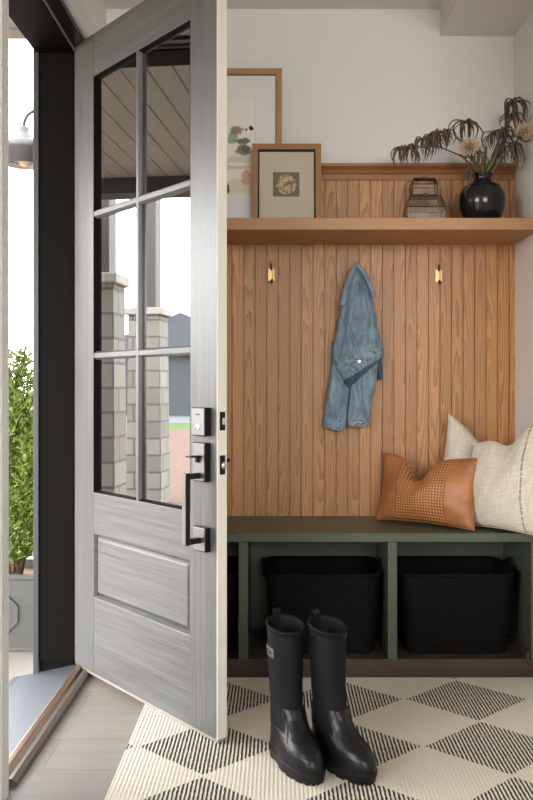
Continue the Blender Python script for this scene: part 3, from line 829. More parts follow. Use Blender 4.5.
def seam_pts(f, n=40):
    pts = []
    for k in range(n): pts.append(f(-1 + 2 * k / n, -1, 1))
    for k in range(n): pts.append(f(1, -1 + 2 * k / n, 1))
    for k in range(n): pts.append(f(1 - 2 * k / n, 1, 1))
    for k in range(n): pts.append(f(-1, 1 - 2 * k / n, 1))
    return pts
def place_pillow(o, bottom_l, bottom_r, lean, h):
    """stand a pillow on its lower edge between two points of the bench top, leaning back by lean"""
    a, b = Vector((*bottom_l, BT)), Vector((*bottom_r, BT))
    x = (b - a); L = x.length; x.normalize()
    rzz = math.atan2(x.y, x.x)
    R = Matrix.Rotation(rzz, 4, 'Z') @ Matrix.Rotation(-lean, 4, 'X')
    mid = (a + b) / 2
    o.matrix_world = Matrix.Translation(mid + Vector((0, 0, 0.004))) @ R @ Matrix.Translation((0, 0, h / 2))

# tan leather lumbar
LW, LH = 0.442, 0.285
f1 = pillow_fn(LW, LH, 0.125, chop=0.10, seed=1.3, pinch=0.075, cw=0.27, tl=0.0, tr=0.0, cx=-0.16)
lp = empty('leather_pillow'); place_pillow(lp, (0.400, 3.385), (0.762, 3.105), math.radians(14), LH)
tag(lp, 'tan leather lumbar pillow with woven centre on the bench', 'pillow')
pillow_mesh(f1, LW, LH).build('pillow_cover', M['leather'], lp, smooth=True)
pillow_mesh(f1, LW, LH, 40, -0.52, 0.50, (1,), 0.0022).build('woven_panel', M['woven'], lp, smooth=True)
m = MB(); m.tube(seam_pts(f1), 0.0026, 6, loop=True); m.build('edge_seam', M['leather'], lp, smooth=True)
for uu in (-0.535, 0.515):
    m = MB(); m.tube([f1(uu, -0.97 + 1.94 * k / 30, 1) + Vector((0, -0.0015, 0)) for k in range(31)], 0.0014, 5); m.build('stitch_line', M['leather'], lp, smooth=True)
# cream pillow against the boards
CW, CH = 0.325, 0.352
f2 = pillow_fn(CW, CH, 0.14, chop=0.035, seed=4.1, pinch=0.05, cw=0.4, tl=0.04, tr=-0.10)
cp = empty('linen_pillow'); place_pillow(cp, (0.72, 3.375), (0.97, 3.345), math.radians(6), CH)
cp.matrix_world = Matrix.Translation((0, 0, 0.03)) @ cp.matrix_world @ Matrix.Rotation(math.radians(8.5), 4, 'Y')
tag(cp, 'cream linen pillow standing behind the leather pillow, against the boards', 'pillow', 'cream linen pillows on the bench')
pillow_mesh(f2, CW * 1.0, CH).build('pillow_cover', M['slub'], cp, smooth=True)
m = MB(); m.tube(seam_pts(f2), 0.0025, 6, loop=True); m.build('edge_seam', M['slub'], cp, smooth=True)
f3 = pillow_fn(0.37, 0.39, 0.145, chop=0.05, seed=8.7, pinch=0.05, cw=0.35, tl=-0.065, tr=0.075)
cq = empty('linen_pillow'); place_pillow(cq, (0.77, 3.215), (0.965, 2.965), math.radians(6), 0.39)
tag(cq, 'cream linen pillow with charcoal dashes leaning in front by the white wall', 'pillow', 'cream linen pillows on the bench')
pillow_mesh(f3, 0.37, 0.39).build('pillow_cover', M['slub'], cq, smooth=True)
m = MB(); m.tube(seam_pts(f3), 0.0025, 6, loop=True); m.build('edge_seam', M['slub'], cq, smooth=True)

# ------------------------------------------------------------------ COAT HOOKS
def make_hook():
    root = empty('coat_hook', (0, 0, 0))
    m = MB()
    for a, b in ((-0.0165, 0.0045), (0.0062, 0.0165)):
        m.loft([[Vector((x, y, z)) for x, y in ((a, -0.002), (a, -0.005), (a + 0.002, -0.007), (b - 0.002, -0.007), (b, -0.005), (b, -0.002))] for z in (-0.026, 0.026)], True, True, True)
    m.box(-0.0150, 0.0150, -0.003, 0.0, -0.025, 0.025)
    m.build('back_plate', M['pbrass'], root, bevel=0.0006)
    m = MB(); m.tube([(0.002, -0.004, -0.020), (0.002, -0.012, -0.031), (0.002, -0.024, -0.036), (0.002, -0.034, -0.028)], [0.0045, 0.0042, 0.004, 0.004], 10)
    m.build('prong', M['dbrass'], root, smooth=True); m = MB()
    m.tube([(0, -0.004, 0.020), (0, -0.008, 0.034), (0, -0.014, 0.042), (0, -0.022, 0.049)], [0.004, 0.0036, 0.0034, 0.004], 10)
    pr = m.build('prong', M['dbrass'], root, smooth=True)
    m = MB(); m.sphere((0, -0.024, 0.051), 0.0062, u=12, v=8); m.build('knob', M['pbrass'], pr, smooth=True)
    return root
hk = make_hook(); p = P(271.3, 275, YP); hk.location = (p.x, YP, p.z)
tag(hk, 'brass coat hook on the boards nearest the open door, empty', 'hook', 'brass hooks on the oak boards')
p = P(438.5, 276, YP); dup(hk, (p.x, YP, p.z), 0.0, 'brass coat hook above the pillows, empty')
p = P(355.5, 275, YP); HKX, HKZ = p.x, p.z
dup(hk, (HKX, YP, HKZ), 0.0, 'brass coat hook hidden under the denim jacket collar')

# ------------------------------------------------------------------ DENIM JACKET
YJ = 3.425
def J(zx, zy, dy=0.0):   # zoomed photo coordinates -> place on the boards
    q = P(310 + zx / 4.322, 255 + zy / 4.322, YJ); return Vector((q.x, YJ + dy, q.z))
jk = tag(empty('denim_jacket', (HKX, YJ, HKZ), world=True), 'faded blue denim jacket hanging by its collar from a hook', 'jacket')
def lens(rows, name, mat, n=36, sub=7, seed=0.0, fold=0.010, folds=5, yc=0.0, flatb=0.35, cap=True, parent=None):
    """cloth tube: rows are (left, right, depth) in photo-zoom pixels, from top to hem"""
    R = []
    for k in range(len(rows) - 1):
        for q in range(sub):
            t = q / sub
            a, b = rows[k], rows[k + 1]
            R.append([[a[0][i] + (b[0][i] - a[0][i]) * t for i in (0, 1)], [a[1][i] + (b[1][i] - a[1][i]) * t for i in (0, 1)], a[2] + (b[2] - a[2]) * t])
    R.append([list(rows[-1][0]), list(rows[-1][1]), rows[-1][2]])
    # smooth the outline
    for _ in range(5):
        S = [[r[0][:], r[1][:], r[2]] for r in R]
        for i in range(1, len(R) - 1):
            for e in (0, 1):
                for c in (0, 1): R[i][e][c] = (S[i - 1][e][c] + 2 * S[i][e][c] + S[i + 1][e][c]) / 4
            R[i][2] = (S[i - 1][2] + 2 * S[i][2] + S[i + 1][2]) / 4
    m = MB(); rings = []
    for k, (l, r_, d) in enumerate(R):
        A, B = J(*l, yc), J(*r_, yc); mid = (A + B) / 2; hv = (B - A) / 2
        ring = []
        for i in range(n):
            a = 2 * PI * i / n; c, s = math.cos(a), math.sin(a)
            tt = k / (len(R) - 1)
            dep = d * s if s > 0 else d * flatb * s
            wv = mnoise.noise(Vector((c * folds * 0.5 + seed, tt * 2.2, seed))) * fold + mnoise.noise(Vector((c * folds + seed * 2, tt * 6, 3.0))) * fold * 0.45
            pnt = mid + hv * c + Vector((0, -dep - (wv if s > 0 else 0) * abs(s) ** 0.5, 0))
            pnt.y = min(pnt.y, YP - 0.004)
            ring.append(pnt)
        rings.append(ring)
    m.loft(rings, True, cap, cap)
    return m.build(name, mat, parent or jk, smooth=True)
# sleeves hang behind and below the body
sl1 = lens([((130, 340), (210, 340), 0.014), ((98, 440), (190, 440), 0.026), ((84, 560), (178, 580), 0.028), ((66, 660), (166, 680), 0.026), ((62, 706), (160, 716), 0.022)], 'sleeve', M['denim'], seed=2.2, folds=6, fold=0.018, yc=0.018)
lens([((60, 702), (161, 713), 0.024), ((58, 722), (156, 738), 0.026), ((56, 742), (142, 764), 0.022)], 'cuff', M['denimh'], seed=3.1, fold=0.003, yc=0.018, parent=sl1)
sl2 = lens([((190, 380), (296, 360), 0.016), ((182, 500), (294, 450), 0.026), ((172, 600), (284, 570), 0.030), ((164, 680), (266, 640), 0.028), ((162, 706), (256, 700), 0.024)], 'sleeve', M['denim'], seed=5.7, folds=6, fold=0.018, yc=-0.006)
lens([((161, 702), (258, 696), 0.026), ((163, 720), (256, 716), 0.027), ((166, 738), (254, 742), 0.022)], 'cuff', M['denimh'], seed=6.4, fold=0.003, yc=-0.006, parent=sl2)
# the far front corner of the jacket showing on the right
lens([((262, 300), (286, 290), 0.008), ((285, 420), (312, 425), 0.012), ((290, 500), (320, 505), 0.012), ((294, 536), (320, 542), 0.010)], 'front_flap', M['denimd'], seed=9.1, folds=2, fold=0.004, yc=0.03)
# body, doubled over, down to the slanting hem
body = lens([((180, 62), (212, 58), 0.020), ((160, 120), (240, 112), 0.034), ((140, 190), (268, 176), 0.044), ((122, 290), (286, 246), 0.052), ((104, 370), (294, 310), 0.058), ((94, 420), (304, 362), 0.060), ((104, 468), (312, 392), 0.060)], 'jacket_body', M['denim'], n=48, seed=0.7, folds=7, fold=0.024)
# hem band
hb = lens([((103, 462), (311, 388), 0.062), ((116, 502), (318, 412), 0.066), ((140, 545), (323, 434), 0.064)], 'hem_band', M['denimh'], n=48, sub=5, seed=0.9, folds=5, fold=0.012, parent=body)
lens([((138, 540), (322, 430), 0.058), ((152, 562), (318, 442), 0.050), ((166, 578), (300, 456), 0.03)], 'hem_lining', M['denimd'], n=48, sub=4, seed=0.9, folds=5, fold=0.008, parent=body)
# double seams down the back panel and along the hem
def surf_tube(pts, name, mat, r=0.0011, dy=0.0, parent=None):
    m = MB(); m.tube([J(a, b, -d + dy) for a, b, d in pts], r, 5); return m.build(name, mat, parent or body, smooth=True)
def on_front(a, b, back=0.0):
    return None
from mathutils.bvhtree import BVHTree
def drape(o, pts, r, name, mat, parent, lift=0.0012):
    me = o.data; off = OFF[o]
    bv = BVHTree.FromPolygons([v.co + off for v in me.vertices], [list(p_.vertices) for p_ in me.polygons])
    out = []
    full = []
    for (a, b), (c, d) in zip(pts, pts[1:]):
        for q in range(6): full.append((a + (c - a) * q / 6, b + (d - b) * q / 6))
    full.append(pts[-1])
    for a, b in full:
        q = J(a, b); hit = bv.ray_cast(Vector((q.x, 3.0, q.z)), Vector((0, 1, 0)))
        if hit[0] is not None: out.append(hit[0] + Vector((0, -lift, 0)))
    if len(out) > 2:
        m = MB(); m.tube(out, r, 5, flat=0.6); m.build(name, mat, parent, smooth=True)
for dx in (0, 14):
    drape(body, [(134 + dx, 268), (160 + dx, 330), (186 + dx, 396), (200 + dx, 432)], 0.0013, 'back_seam', M['denimd'], body)
drape(body, [(150, 165), (180, 146), (216, 128), (238, 130)], 0.0014, 'yoke_seam', M['denimd'], body)
drape(body, [(240, 150), (256, 200), (268, 260), (276, 320)], 0.0013, 'side_seam', M['denimd'], body)
drape(hb, [(106, 468), (150, 462), (210, 442), (270, 412), (306, 394)], 0.0014, 'hem_stitching', M['thread'], hb)
drape(hb, [(134, 536), (180, 512), (240, 476), (300, 442)], 0.0013, 'hem_stitching', M['thread'], hb)
drape(sl2, [(224, 480), (220, 560), (224, 630), (236, 690)], 0.0016, 'sleeve_seam', M['denimd'], sl2)
# dark worn patches of the hem where the fly meets the band
m = MB()
q = J(206, 462); me = hb.data
bv = BVHTree.FromPolygons([v.co + OFF[hb] for v in me.vertices], [list(p_.vertices) for p_ in me.polygons])
hit = bv.ray_cast(Vector((q.x, 3.0, q.z)), Vector((0, 1, 0)))
c = hit[0] if hit[0] is not None else q
m.loft([[Vector((c.x + r * math.cos(2 * PI * i / 16), c.y + y, c.z + r * math.sin(2 * PI * i / 16))) for i in range(16)] for r, y in ((0.0085, 0.001), (0.0088, -0.002), (0.0065, -0.0042), (0.003, -0.0036))], True, True, True)
m.build('button', M['steel'], hb, smooth=True)
q = J(212, 722); me = sl2.children[0].data
bv = BVHTree.FromPolygons([v.co + OFF[sl2] for v in me.vertices], [list(p_.vertices) for p_ in me.polygons])
hit = bv.ray_cast(Vector((q.x, 3.0, q.z)), Vector((0, 1, 0)))
c = hit[0] if hit[0] is not None else q
m = MB(); m.loft([[Vector((c.x + r * math.cos(2 * PI * i / 14), c.y + y, c.z + r * math.sin(2 * PI * i / 14))) for i in range(14)] for r, y in ((0.006, 0.001), (0.0062, -0.002), (0.004, -0.0036))], True, True, True)
m.build('button', M['steel'], sl2, smooth=True)
# collar: folded band running over the hook and down both sides
def band(pts, wid, name, mat):
    m = MB(); rings = []
    P3 = [J(a, b, -d) for a, b, d in pts]
    D = []
    for k in range(len(P3) - 1):
        for q in range(6): D.append(P3[k].lerp(P3[k + 1], q / 6))
    D.append(P3[-1])
    for _ in range(6):
        S = D[:]
        for i in range(1, len(D) - 1): D[i] = (S[i - 1] + S[i] * 2 + S[i + 1]) / 4
    n = len(D)
    for i, p_ in enumerate(D):
        t_ = (D[min(i + 1, n - 1)] - D[max(i - 1, 0)]).normalized(); nr = Vector((0, -1, 0)); a = t_.cross(nr).normalized()
        wd = wid[0] + (wid[1] - wid[0]) * i / (n - 1)
        rings.append([p_ + a * wd, p_ + a * wd * 0.9 + nr * 0.006, p_ + nr * 0.009, p_ - a * wd * 0.9 + nr * 0.006, p_ - a * wd, p_ - nr * 0.002])
    m.loft(rings, True, True, True)
    return m.build(name, mat, body, smooth=True)
band([(198, 44, 0.030), (178, 80, 0.034), (160, 130, 0.040), (146, 180, 0.042), (136, 222, 0.036)], (0.008, 0.0125), 'collar', M['denim'])
band([(198, 44, 0.030), (222, 72, 0.036), (246, 116, 0.038), (262, 150, 0.036), (274, 186, 0.028)], (0.008, 0.0105), 'collar', M['denim'])
for pts in ([(126, 222), (138, 176), (152, 126), (170, 76), (190, 42)], [(206, 40), (230, 68), (254, 112), (270, 146), (284, 184)]):
    m = MB(); m.tube([J(a, b, -0.036 - 0.006 * math.sin(i)) for i, (a, b) in enumerate(pts)], 0.0024, 6); m.build('collar_edge', M['thread'], body, smooth=True)

# ------------------------------------------------------------------ PICTURES ON THE SHELF
ZS = 1.785
def picture(name, label, xc, yb, wd, ht, bar, dep, tilt, fm):
    root = empty(name, (xc, yb, ZS)); root.rotation_euler = (-tilt, 0, 0)
    m = MB()
    def r(a, y): return [Vector((-wd / 2 + a, y, a)), Vector((wd / 2 - a, y, a)), Vector((wd / 2 - a, y, ht - a)), Vector((-wd / 2 + a, y, ht - a))]
    m.loft([r(0, 0), r(0, -dep), r(bar, -dep), r(bar, 0)], True, loop=True)
    m.build('frame', fm, root, bevel=0.0008)
    MB().box(-wd / 2 + 0.003, wd / 2 - 0.003, -0.004, -0.0005, 0.003, ht - 0.003).build('backing_board', M['blackline'], root)
    return tag(root, label, 'picture')
# watercolour, bigger, mostly behind the door edge
BW, BH = 0.52, 0.712
pc = picture('framed_painting', 'large pale framed abstract watercolour leaning behind the door edge', 0.0085 - BW / 2, 3.426, BW, BH, 0.025, 0.022, math.radians(4.4), M['oakp'])
yA = 3.42
def loc2(px, py):
    q = P(px, py, yA); return (q.x - (0.0085 - BW / 2), (q.z - ZS))
mx1 = loc2(255, 0)[0]; z_lo, z_hi = loc2(0, 197)[1], loc2(0, 94)[1]
m = MB()
def rr(x0, x1, a0, a1, y): return [Vector((x0, y, a0)), Vector((x1, y, a0)), Vector((x1, y, a1)), Vector((x0, y, a1))]
m.loft([rr(-BW / 2 + 0.028, BW / 2 - 0.028, 0.028, BH - 0.028, -0.006), rr(-BW / 2 + 0.028, BW / 2 - 0.028, 0.028, BH - 0.028, -0.0095), rr(-mx1, mx1, z_lo, z_hi, -0.0095), rr(-mx1 + 0.002, mx1 - 0.002, z_lo + 0.002, z_hi - 0.002, -0.006)], True, loop=True)
m.build('mat_board', M['mat'], pc)
zc_ = (z_lo + z_hi) / 2
def B(px, py, rx, ry, col, al): a, b = loc2(px, py); return (a, b - zc_, rx / 234.0, ry / 234.0, col, al)
ART_BLOBS = [B(238, 158, 22, 4, (216, 190, 156), 0.55), B(236, 166, 24, 2.0, (206, 172, 130), 0.6), B(240, 186, 24, 9, (226, 208, 180), 0.7), B(246, 176, 6, 8, (214, 164, 118), 0.85), B(232, 136, 6, 7, (120, 160, 128), 0.8),
             B(243, 139, 10, 3.5, (84, 104, 84), 0.9), B(236, 127, 8, 5, (138, 116, 84), 0.85), B(243, 147.5, 10, 7, (128, 124, 108), 0.95), B(246, 147, 5, 4, (92, 96, 84), 0.6), B(251, 125.5, 2.6, 3.2, (60, 52, 44), 1.0), B(246, 127, 1.6, 1.4, (110, 80, 56), 0.9),
             B(227, 188, 3, 6, (92, 76, 48), 0.9), B(212, 150, 12, 22, (110, 140, 120), 0.6), B(200, 170, 8, 8, (206, 150, 104), 0.7)]
art = MB().box(-mx1 + 0.001, mx1 - 0.001, -0.0066, -0.0045, z_lo - zc_ + 0.001, z_hi - zc_ - 0.001).build('artwork', m_art(), pc)
art.location = (0, 0, zc_)
# small frame with a round print
p0, p1 = P(252, 0, 3.352).x, P(321.5, 0, 3.352).x
SW, SH = p1 - p0, 0.362
ps = picture('framed_print', 'small oak framed print of a pale disc on taupe linen', (p0 + p1) / 2, 3.374, SW, SH, 0.024, 0.026, math.radians(5.5), M['oakf'])
m = MB(); a = 0.023
def r5(a, y): return [Vector((-SW / 2 + a, y, a)), Vector((SW / 2 - a, y, a)), Vector((SW / 2 - a, y, SH - a)), Vector((-SW / 2 + a, y, SH - a))]
m.loft([r5(0.022, -0.02), r5(0.030, -0.012), r5(0.030, -0.005), r5(0.022, -0.005)], True, loop=True); m.build('shadow_line', M['blackline'], ps)  # black ring paints the shadow inside the frame bar
MB().box(-SW / 2 + 0.024, SW / 2 - 0.024, -0.0085, -0.005, 0.024, SH - 0.024).build('linen_mat', M['linen'], ps)
def m_print():
    t = NT('round_etching'); v = t.obj(); xyz = t.sep(v)
    d = t.math('SQRT', t.math('ADD', t.math('MULTIPLY', xyz[0], xyz[0]), t.math('MULTIPLY', xyz[2], xyz[2])))
    nz = t.noise(v, 55.0, 5, 0.65)
    disc = t.mix(t.ramp(nz, [(0.46, 0.0), (0.54, 1.0)]), srgb(204, 184, 152), srgb(136, 118, 98))
    c = t.mix(t.math('LESS_THAN', d, 0.0455), t.mix(nz, srgb(112, 106, 92), srgb(134, 126, 110)), disc)
    c = t.mix(t.math('LESS_THAN', t.math('ABSOLUTE', t.math('SUBTRACT', d, 0.0455)), 0.001), c, srgb(90, 80, 66))
    return t.bsdf(c, 0.8, spec=0.2)
zz = (P(0, 183, 3.36).z - ZS)
pr = MB().box(-0.056, 0.056, -0.0098, -0.0088, -0.053, 0.053).build('round_print', m_print(), ps); pr.location = (-0.002, 0, zz)

# ------------------------------------------------------------------ VASE AND DRIED STEMS
VC = Vector(P(482, 200, 3.30)); VC.z = ZS
vs = MB()
prof = [(0.045, 0.0), (0.058, 0.003), (0.078, 0.03), (0.091, 0.065), (0.0955, 0.10), (0.091, 0.13), (0.074, 0.158), (0.052, 0.172), (0.040, 0.178), (0.036, 0.186), (0.038, 0.198), (0.046, 0.205), (0.047, 0.209), (0.043, 0.21), (0.034, 0.20), (0.031, 0.186), (0.04, 0.172), (0.07, 0.15), (0.08, 0.1), (0.05, 0.01)]
vs.lathe(prof, (0, 0, 0), 40, True, True)
vo = vs.build('vase', M['vase'], smooth=True); vo.location = VC
tag(vo, 'round glossy black vase holding dried stems on the shelf', 'vase')
NECK = VC + Vector((0, 0, 0.20))
def W(px, py, dy=0.0): return P(px, py, 3.30 + dy)
def smooth_path(pts, n=6):
    D = []
    for k in range(len(pts) - 1):
        for q in range(n): D.append(Vector(pts[k]).lerp(Vector(pts[k + 1]), q / n))
    D.append(Vector(pts[-1]))
    for _ in range(8):
        S = D[:]
        for i in range(1, len(D) - 1): D[i] = (S[i - 1] + S[i] * 2 + S[i + 1]) / 4
    return D
def droop(m, c, n, L, spread=1.0, r0=0.0033, seed=0, tilt=0.0):
    R_ = random.Random(seed)
    for k in range(n):
        a = 2 * PI * k / n + R_.uniform(-.3, .3); l = L * R_.uniform(0.7, 1.15)
        rr_ = spread * R_.uniform(0.25, 0.85) * l
        rise = R_.uniform(0.05, 0.42) * l; w1 = R_.uniform(-.012, .012); w2 = R_.uniform(0, 6.3)
        pts = []; rad = []
        S = 9
        for i in range(S + 1):
            t = i / S
            rad_ = rr_ * (1 - (1 - t) ** 2.2); zz_ = rise * 4 * t * (1 - t) * (1 - t) - l * t ** 2.0 * 0.85
            if t > 0.7: rad_ -= 0.016 * ((t - 0.7) / 0.3) ** 2
            pts.append(Vector(c) + Vector((rad_ * math.cos(a) + w1 * math.sin(w2 + 4 * t), rad_ * math.sin(a) * 0.8 + w1 * t, zz_ + R_.uniform(-.001, .001))))
            rad.append(r0 * (0.55 + 1.0 * math.sin(PI * min(1, t * 1.05 + 0.08)) ** 0.7) * (1 if t < 0.95 else 0.45))
        m.tube(pts, rad, 5, flat=0.55)
def branch(label, path, clusters, name='dried_stem', r=0.0034):
    root = empty(name, NECK, world=True); tag(root, label, 'dried stem', 'dried stems in the black vase')
    D = smooth_path(path)
    m = MB(); m.tube(D, [r * (1 - 0.5 * i / len(D)) for i in range(len(D))], 6); m.build('stem', M['stemd'], root, smooth=True)
    for (c, n, L, sp, sd) in clusters:
        m = MB(); droop(m, c, n, L, sp, seed=sd); m.build('leaf_cluster', M['leafd'], root, smooth=True)
    return root
N0 = NECK + Vector((0, 0, -0.1))
def NK(dx, dy): return NECK + Vector((dx, dy, 0.0))
branch('dried brown stem arching far left with drooping leaf clusters',
       [N0 + Vector((-.01, 0, 0)), NK(-0.015, 0), W(466, 158, -.02), W(452, 152, -.03), W(438, 146, -.03), W(424, 147, -.03), W(410, 148, -.03), W(402, 149, -.03)],
       [(W(402, 148, -.03), 15, 0.085, 0.9, 1), (W(413, 147, -.03), 12, 0.075, 0.9, 2), (W(424, 140, -.03), 15, 0.085, 1.0, 3), (W(431, 137, -.035), 14, 0.085, 1.0, 13), (W(437, 133, -.03), 15, 0.085, 1.0, 4), (W(446, 132, -.03), 11, 0.06, 0.9, 5)])
branch('dried brown stem rising over the pale bloom with one drooping cluster',
       [N0 + Vector((0, .01, 0)), NK(-0.005, 0.012), W(470, 146, .03), W(456, 138, .02), W(452, 130, .0), W(462, 122, 0), W(470, 122, 0)],
       [(W(467, 123, 0), 18, 0.085, 1.15, 6)])
branch('tall dried stem at the right end beside the white wall',
       [N0 + Vector((.01, 0, 0)), NK(0.014, 0), W(494, 150, -.01), W(503, 132, -.01), W(511, 114, 0), W(514, 106, 0)],
       [(W(514, 102, 0), 20, 0.105, 0.85, 7), (W(512, 116, -.01), 12, 0.08, 1.0, 14), (W(504, 130, -.01), 14, 0.08, 1.0, 15)])
branch('short dried stem drooping low right over the vase shoulder',
       [N0 + Vector((.012, -.01, 0)), NK(0.018, -0.01), W(496, 160, -.04), W(506, 148, -.05), W(514, 146, -.05)],
       [(W(515, 146, -.04), 14, 0.105, 0.75, 8), (W(497, 134, -.04), 17, 0.085, 1.1, 9), (W(504, 148, -.05), 12, 0.07, 1.0, 16)])
branch('little curled dry sprig hanging over the left shoulder of the vase',
       [N0 + Vector((-.015, -.01, 0)), NK(-0.022, -0.01), W(469, 170, -.04), W(467, 176, -.05)],
       [(W(468, 172, -.04), 8, 0.055, 0.7, 10), (W(476, 152, -.03), 10, 0.08, 0.7, 17)])
def protea(label, path, c, r, axis, seed):
    root = empty('protea_bloom', NECK, world=True); tag(root, label, 'dried flower', 'pale proteas in the black vase')
    m = MB(); m.tube(smooth_path(path), 0.0042, 6); m.build('stem', M['leafg'], root, smooth=True)
    R_ = random.Random(seed); m = MB(); ax = Vector(axis).normalized()
    MB().sphere(c, r * 0.74, u=14, v=9).build('flower_core', M['stemd'], root, smooth=True)
    for k in range(190):
        z = 1 - 1.75 * (k + 0.5) / 190; a = k * 2.39996
        q = math.sqrt(max(0, 1 - z * z)); d = Vector((q * math.cos(a), q * math.sin(a), z))
        d = (Vector((0, 0, 1)).rotation_difference(ax) @ d)
        l = r * R_.uniform(0.95, 1.2)
        t0 = c + d * r * 0.6; t1 = c + d * l + Vector((R_.uniform(-1, 1), R_.uniform(-1, 1), R_.uniform(-1, 1))) * r * 0.08
        m.tube([t0, (t0 + t1) / 2 + ax * r * 0.06, t1], [r * 0.055, r * 0.07, r * 0.02], 4)
    m.build('flower_head', M['bloom'], root, smooth=False)
    m = MB()
    for k in range(9):
        a = 2 * PI * k / 9; qd = Vector((0, 0, 1)).rotation_difference(ax)
        b = c - ax * r * 0.8
        pts = [b, b + qd @ Vector((math.cos(a) * r * 0.8, math.sin(a) * r * 0.8, -0.1 * r)), b + qd @ Vector((math.cos(a) * r * 1.2, math.sin(a) * r * 1.2, 0.45 * r - 0.5 * r * (k % 2)))]
        m.tube(pts, [0.004, 0.006, 0.002], 5, flat=0.4)
    m.build('bracts', M['leafd'], root, smooth=True)
    return root
c1 = W(469.5, 147.5, -.06)
protea('pale cream protea bloom facing out above the vase', [N0 + Vector((-.006, -.012, 0)), NK(-.008, -.014), W(474, 160, -.05), c1], c1, 0.037, (-0.35, -0.5, 0.75), 3)
c2 = W(524, 132, -.05)
protea('pale cream protea bloom close to the white wall', [N0 + Vector((.014, -.012, 0)), NK(.02, -.014), W(505, 155, -.05), c2], c2, 0.034, (0.45, -0.4, 0.8), 5)
# broad green leaves
def broadleaf(m, a, b, wd, bend):
    a, b = Vector(a), Vector(b); n = 10; rings = []
    t_ = (b - a).normalized(); sd = t_.cross(Vector((0.2, -1, 0.2))).normalized(); nr = sd.cross(t_)
    for i in range(n + 1):
        t = i / n; p_ = a.lerp(b, t) + nr * bend * 4 * t * (1 - t)
        w_ = wd * math.sin(PI * (0.08 + 0.9 * t)) ** 0.8
        rings.append([p_ - sd * w_, p_ + nr * 0.0015 * 1, p_ + sd * w_, p_ - nr * 0.001])
    m.loft(rings, True, True, True)
for k, (path_a, path_b, wd, bend, lab) in enumerate([(NK(0.008, -0.015), W(502, 141, -.06), 0.013, 0.012, 'broad olive green leaf rising right from the vase neck'), (NK(0.0, -0.02), W(487, 145, -.07), 0.009, -0.01, 'narrow olive green leaf standing upright in the vase neck'), (NK(-0.014, -0.02), W(458, 140, -.04), 0.008, 0.015, 'olive green leaf pointing left beneath the pale bloom')]):
    root = empty('green_leaf', NECK, world=True); tag(root, lab, 'leaf', 'green leaves in the black vase')
    m = MB(); broadleaf(m, path_a, path_b, wd, bend); m.build('blade', M['leafg'], root, smooth=True)
    m = MB(); m.tube([path_a + Vector((0, 0, -0.09)), path_a], 0.003, 6); m.build('stem', M['leafg'], root)

# ------------------------------------------------------------------ GLASS AND BRASS BOXES
def glass_box(x0, x1, yc, dep, z0, h, label, insx, group='glass boxes on the shelf'):
    root = empty('glass_box', ((x0 + x1) / 2, yc, z0)); tag(root, label, 'glass box', group)
    hw_, hd = (x1 - x0) / 2, dep / 2; tx = hw_ - insx; zt_ = h; zm = h * 0.62
    lo = [Vector((sx * hw_, sy * hd, 0.001)) for sx, sy in ((-1, -1), (1, -1), (1, 1), (-1, 1))]
    md = [Vector((p_.x, p_.y, zm)) for p_ in lo]
    tp_ = [Vector((sx * tx, sy * hd * 0.62 + 0.0, zt_)) for sx, sy in ((-1, -1), (1, -1), (1, 1), (-1, 1))]
    E = MB()
    for rg_ in (lo, md, tp_):
        for i in range(4): E.tube([rg_[i], rg_[(i + 1) % 4]], 0.0024, 6)
    for a, b in ((lo, md), (md, tp_)):
        for i in range(4): E.tube([a[i], b[i]], 0.0024, 6)
    E.build('brass_frame', M['dbrass'], root)
    g = MB()
    def pn(q): 
        c = sum(q, Vector()) / 4; n_ = (q[1] - q[0]).cross(q[2] - q[0]).normalized() * 0.0007
        g.loft([[p_ - n_ for p_ in q], [p_ + n_ for p_ in q]], True, True, True)
    for a, b in ((lo, md), (md, tp_)):
        for i in range(4): pn([a[i], a[(i + 1) % 4], b[(i + 1) % 4], b[i]])
    pn(tp_)
    g.build('glass_panels', M['cglass'], root)
    k = MB(); k.tube([Vector((0.008 * math.cos(2 * PI * i / 14), -hd * 0.64, zt_ + 0.004 + 0.006 * math.sin(2 * PI * i / 14))) for i in range(14)], 0.0016, 6, loop=True)
    k.box(-0.006, 0.006, -hd * 0.68, -hd * 0.58, zt_ - 0.003, zt_ + 0.002)
    k.build('ring_clasp', M['dbrass'], root, smooth=False)
    return root
s_ = 3.37
q0, q1 = P(405.5, 0, s_).x, P(443.5, 0, s_).x
hL = P(0, 196.5, s_).z - ZS
glass_box(q0, q1, 3.375, 0.11, ZS, hL - 0.003, 'lower, larger brass edged glass box on the shelf', 0.016)
q0, q1 = P(411.5, 0, s_).x, P(436.5, 0, s_).x
glass_box(q0, q1, 3.375, 0.066, ZS + hL, P(0, 179, s_).z - ZS - hL, 'small brass edged glass box stacked on the larger one', 0.009)

# ------------------------------------------------------------------ OUTSIDE
ZP = -0.06
struct(MB().box(-3.9, XE, -2.0, 9.0, -0.30, ZP).build('porch_floor', M['concrete']), 'pale concrete porch slab outside the doorway', 'porch floor')
struct(MB().box(-90, XE, -40, 80, -0.5, -0.36).build('ground', M['ground']), 'pinkish gravel yard with grass and road beyond', 'ground')
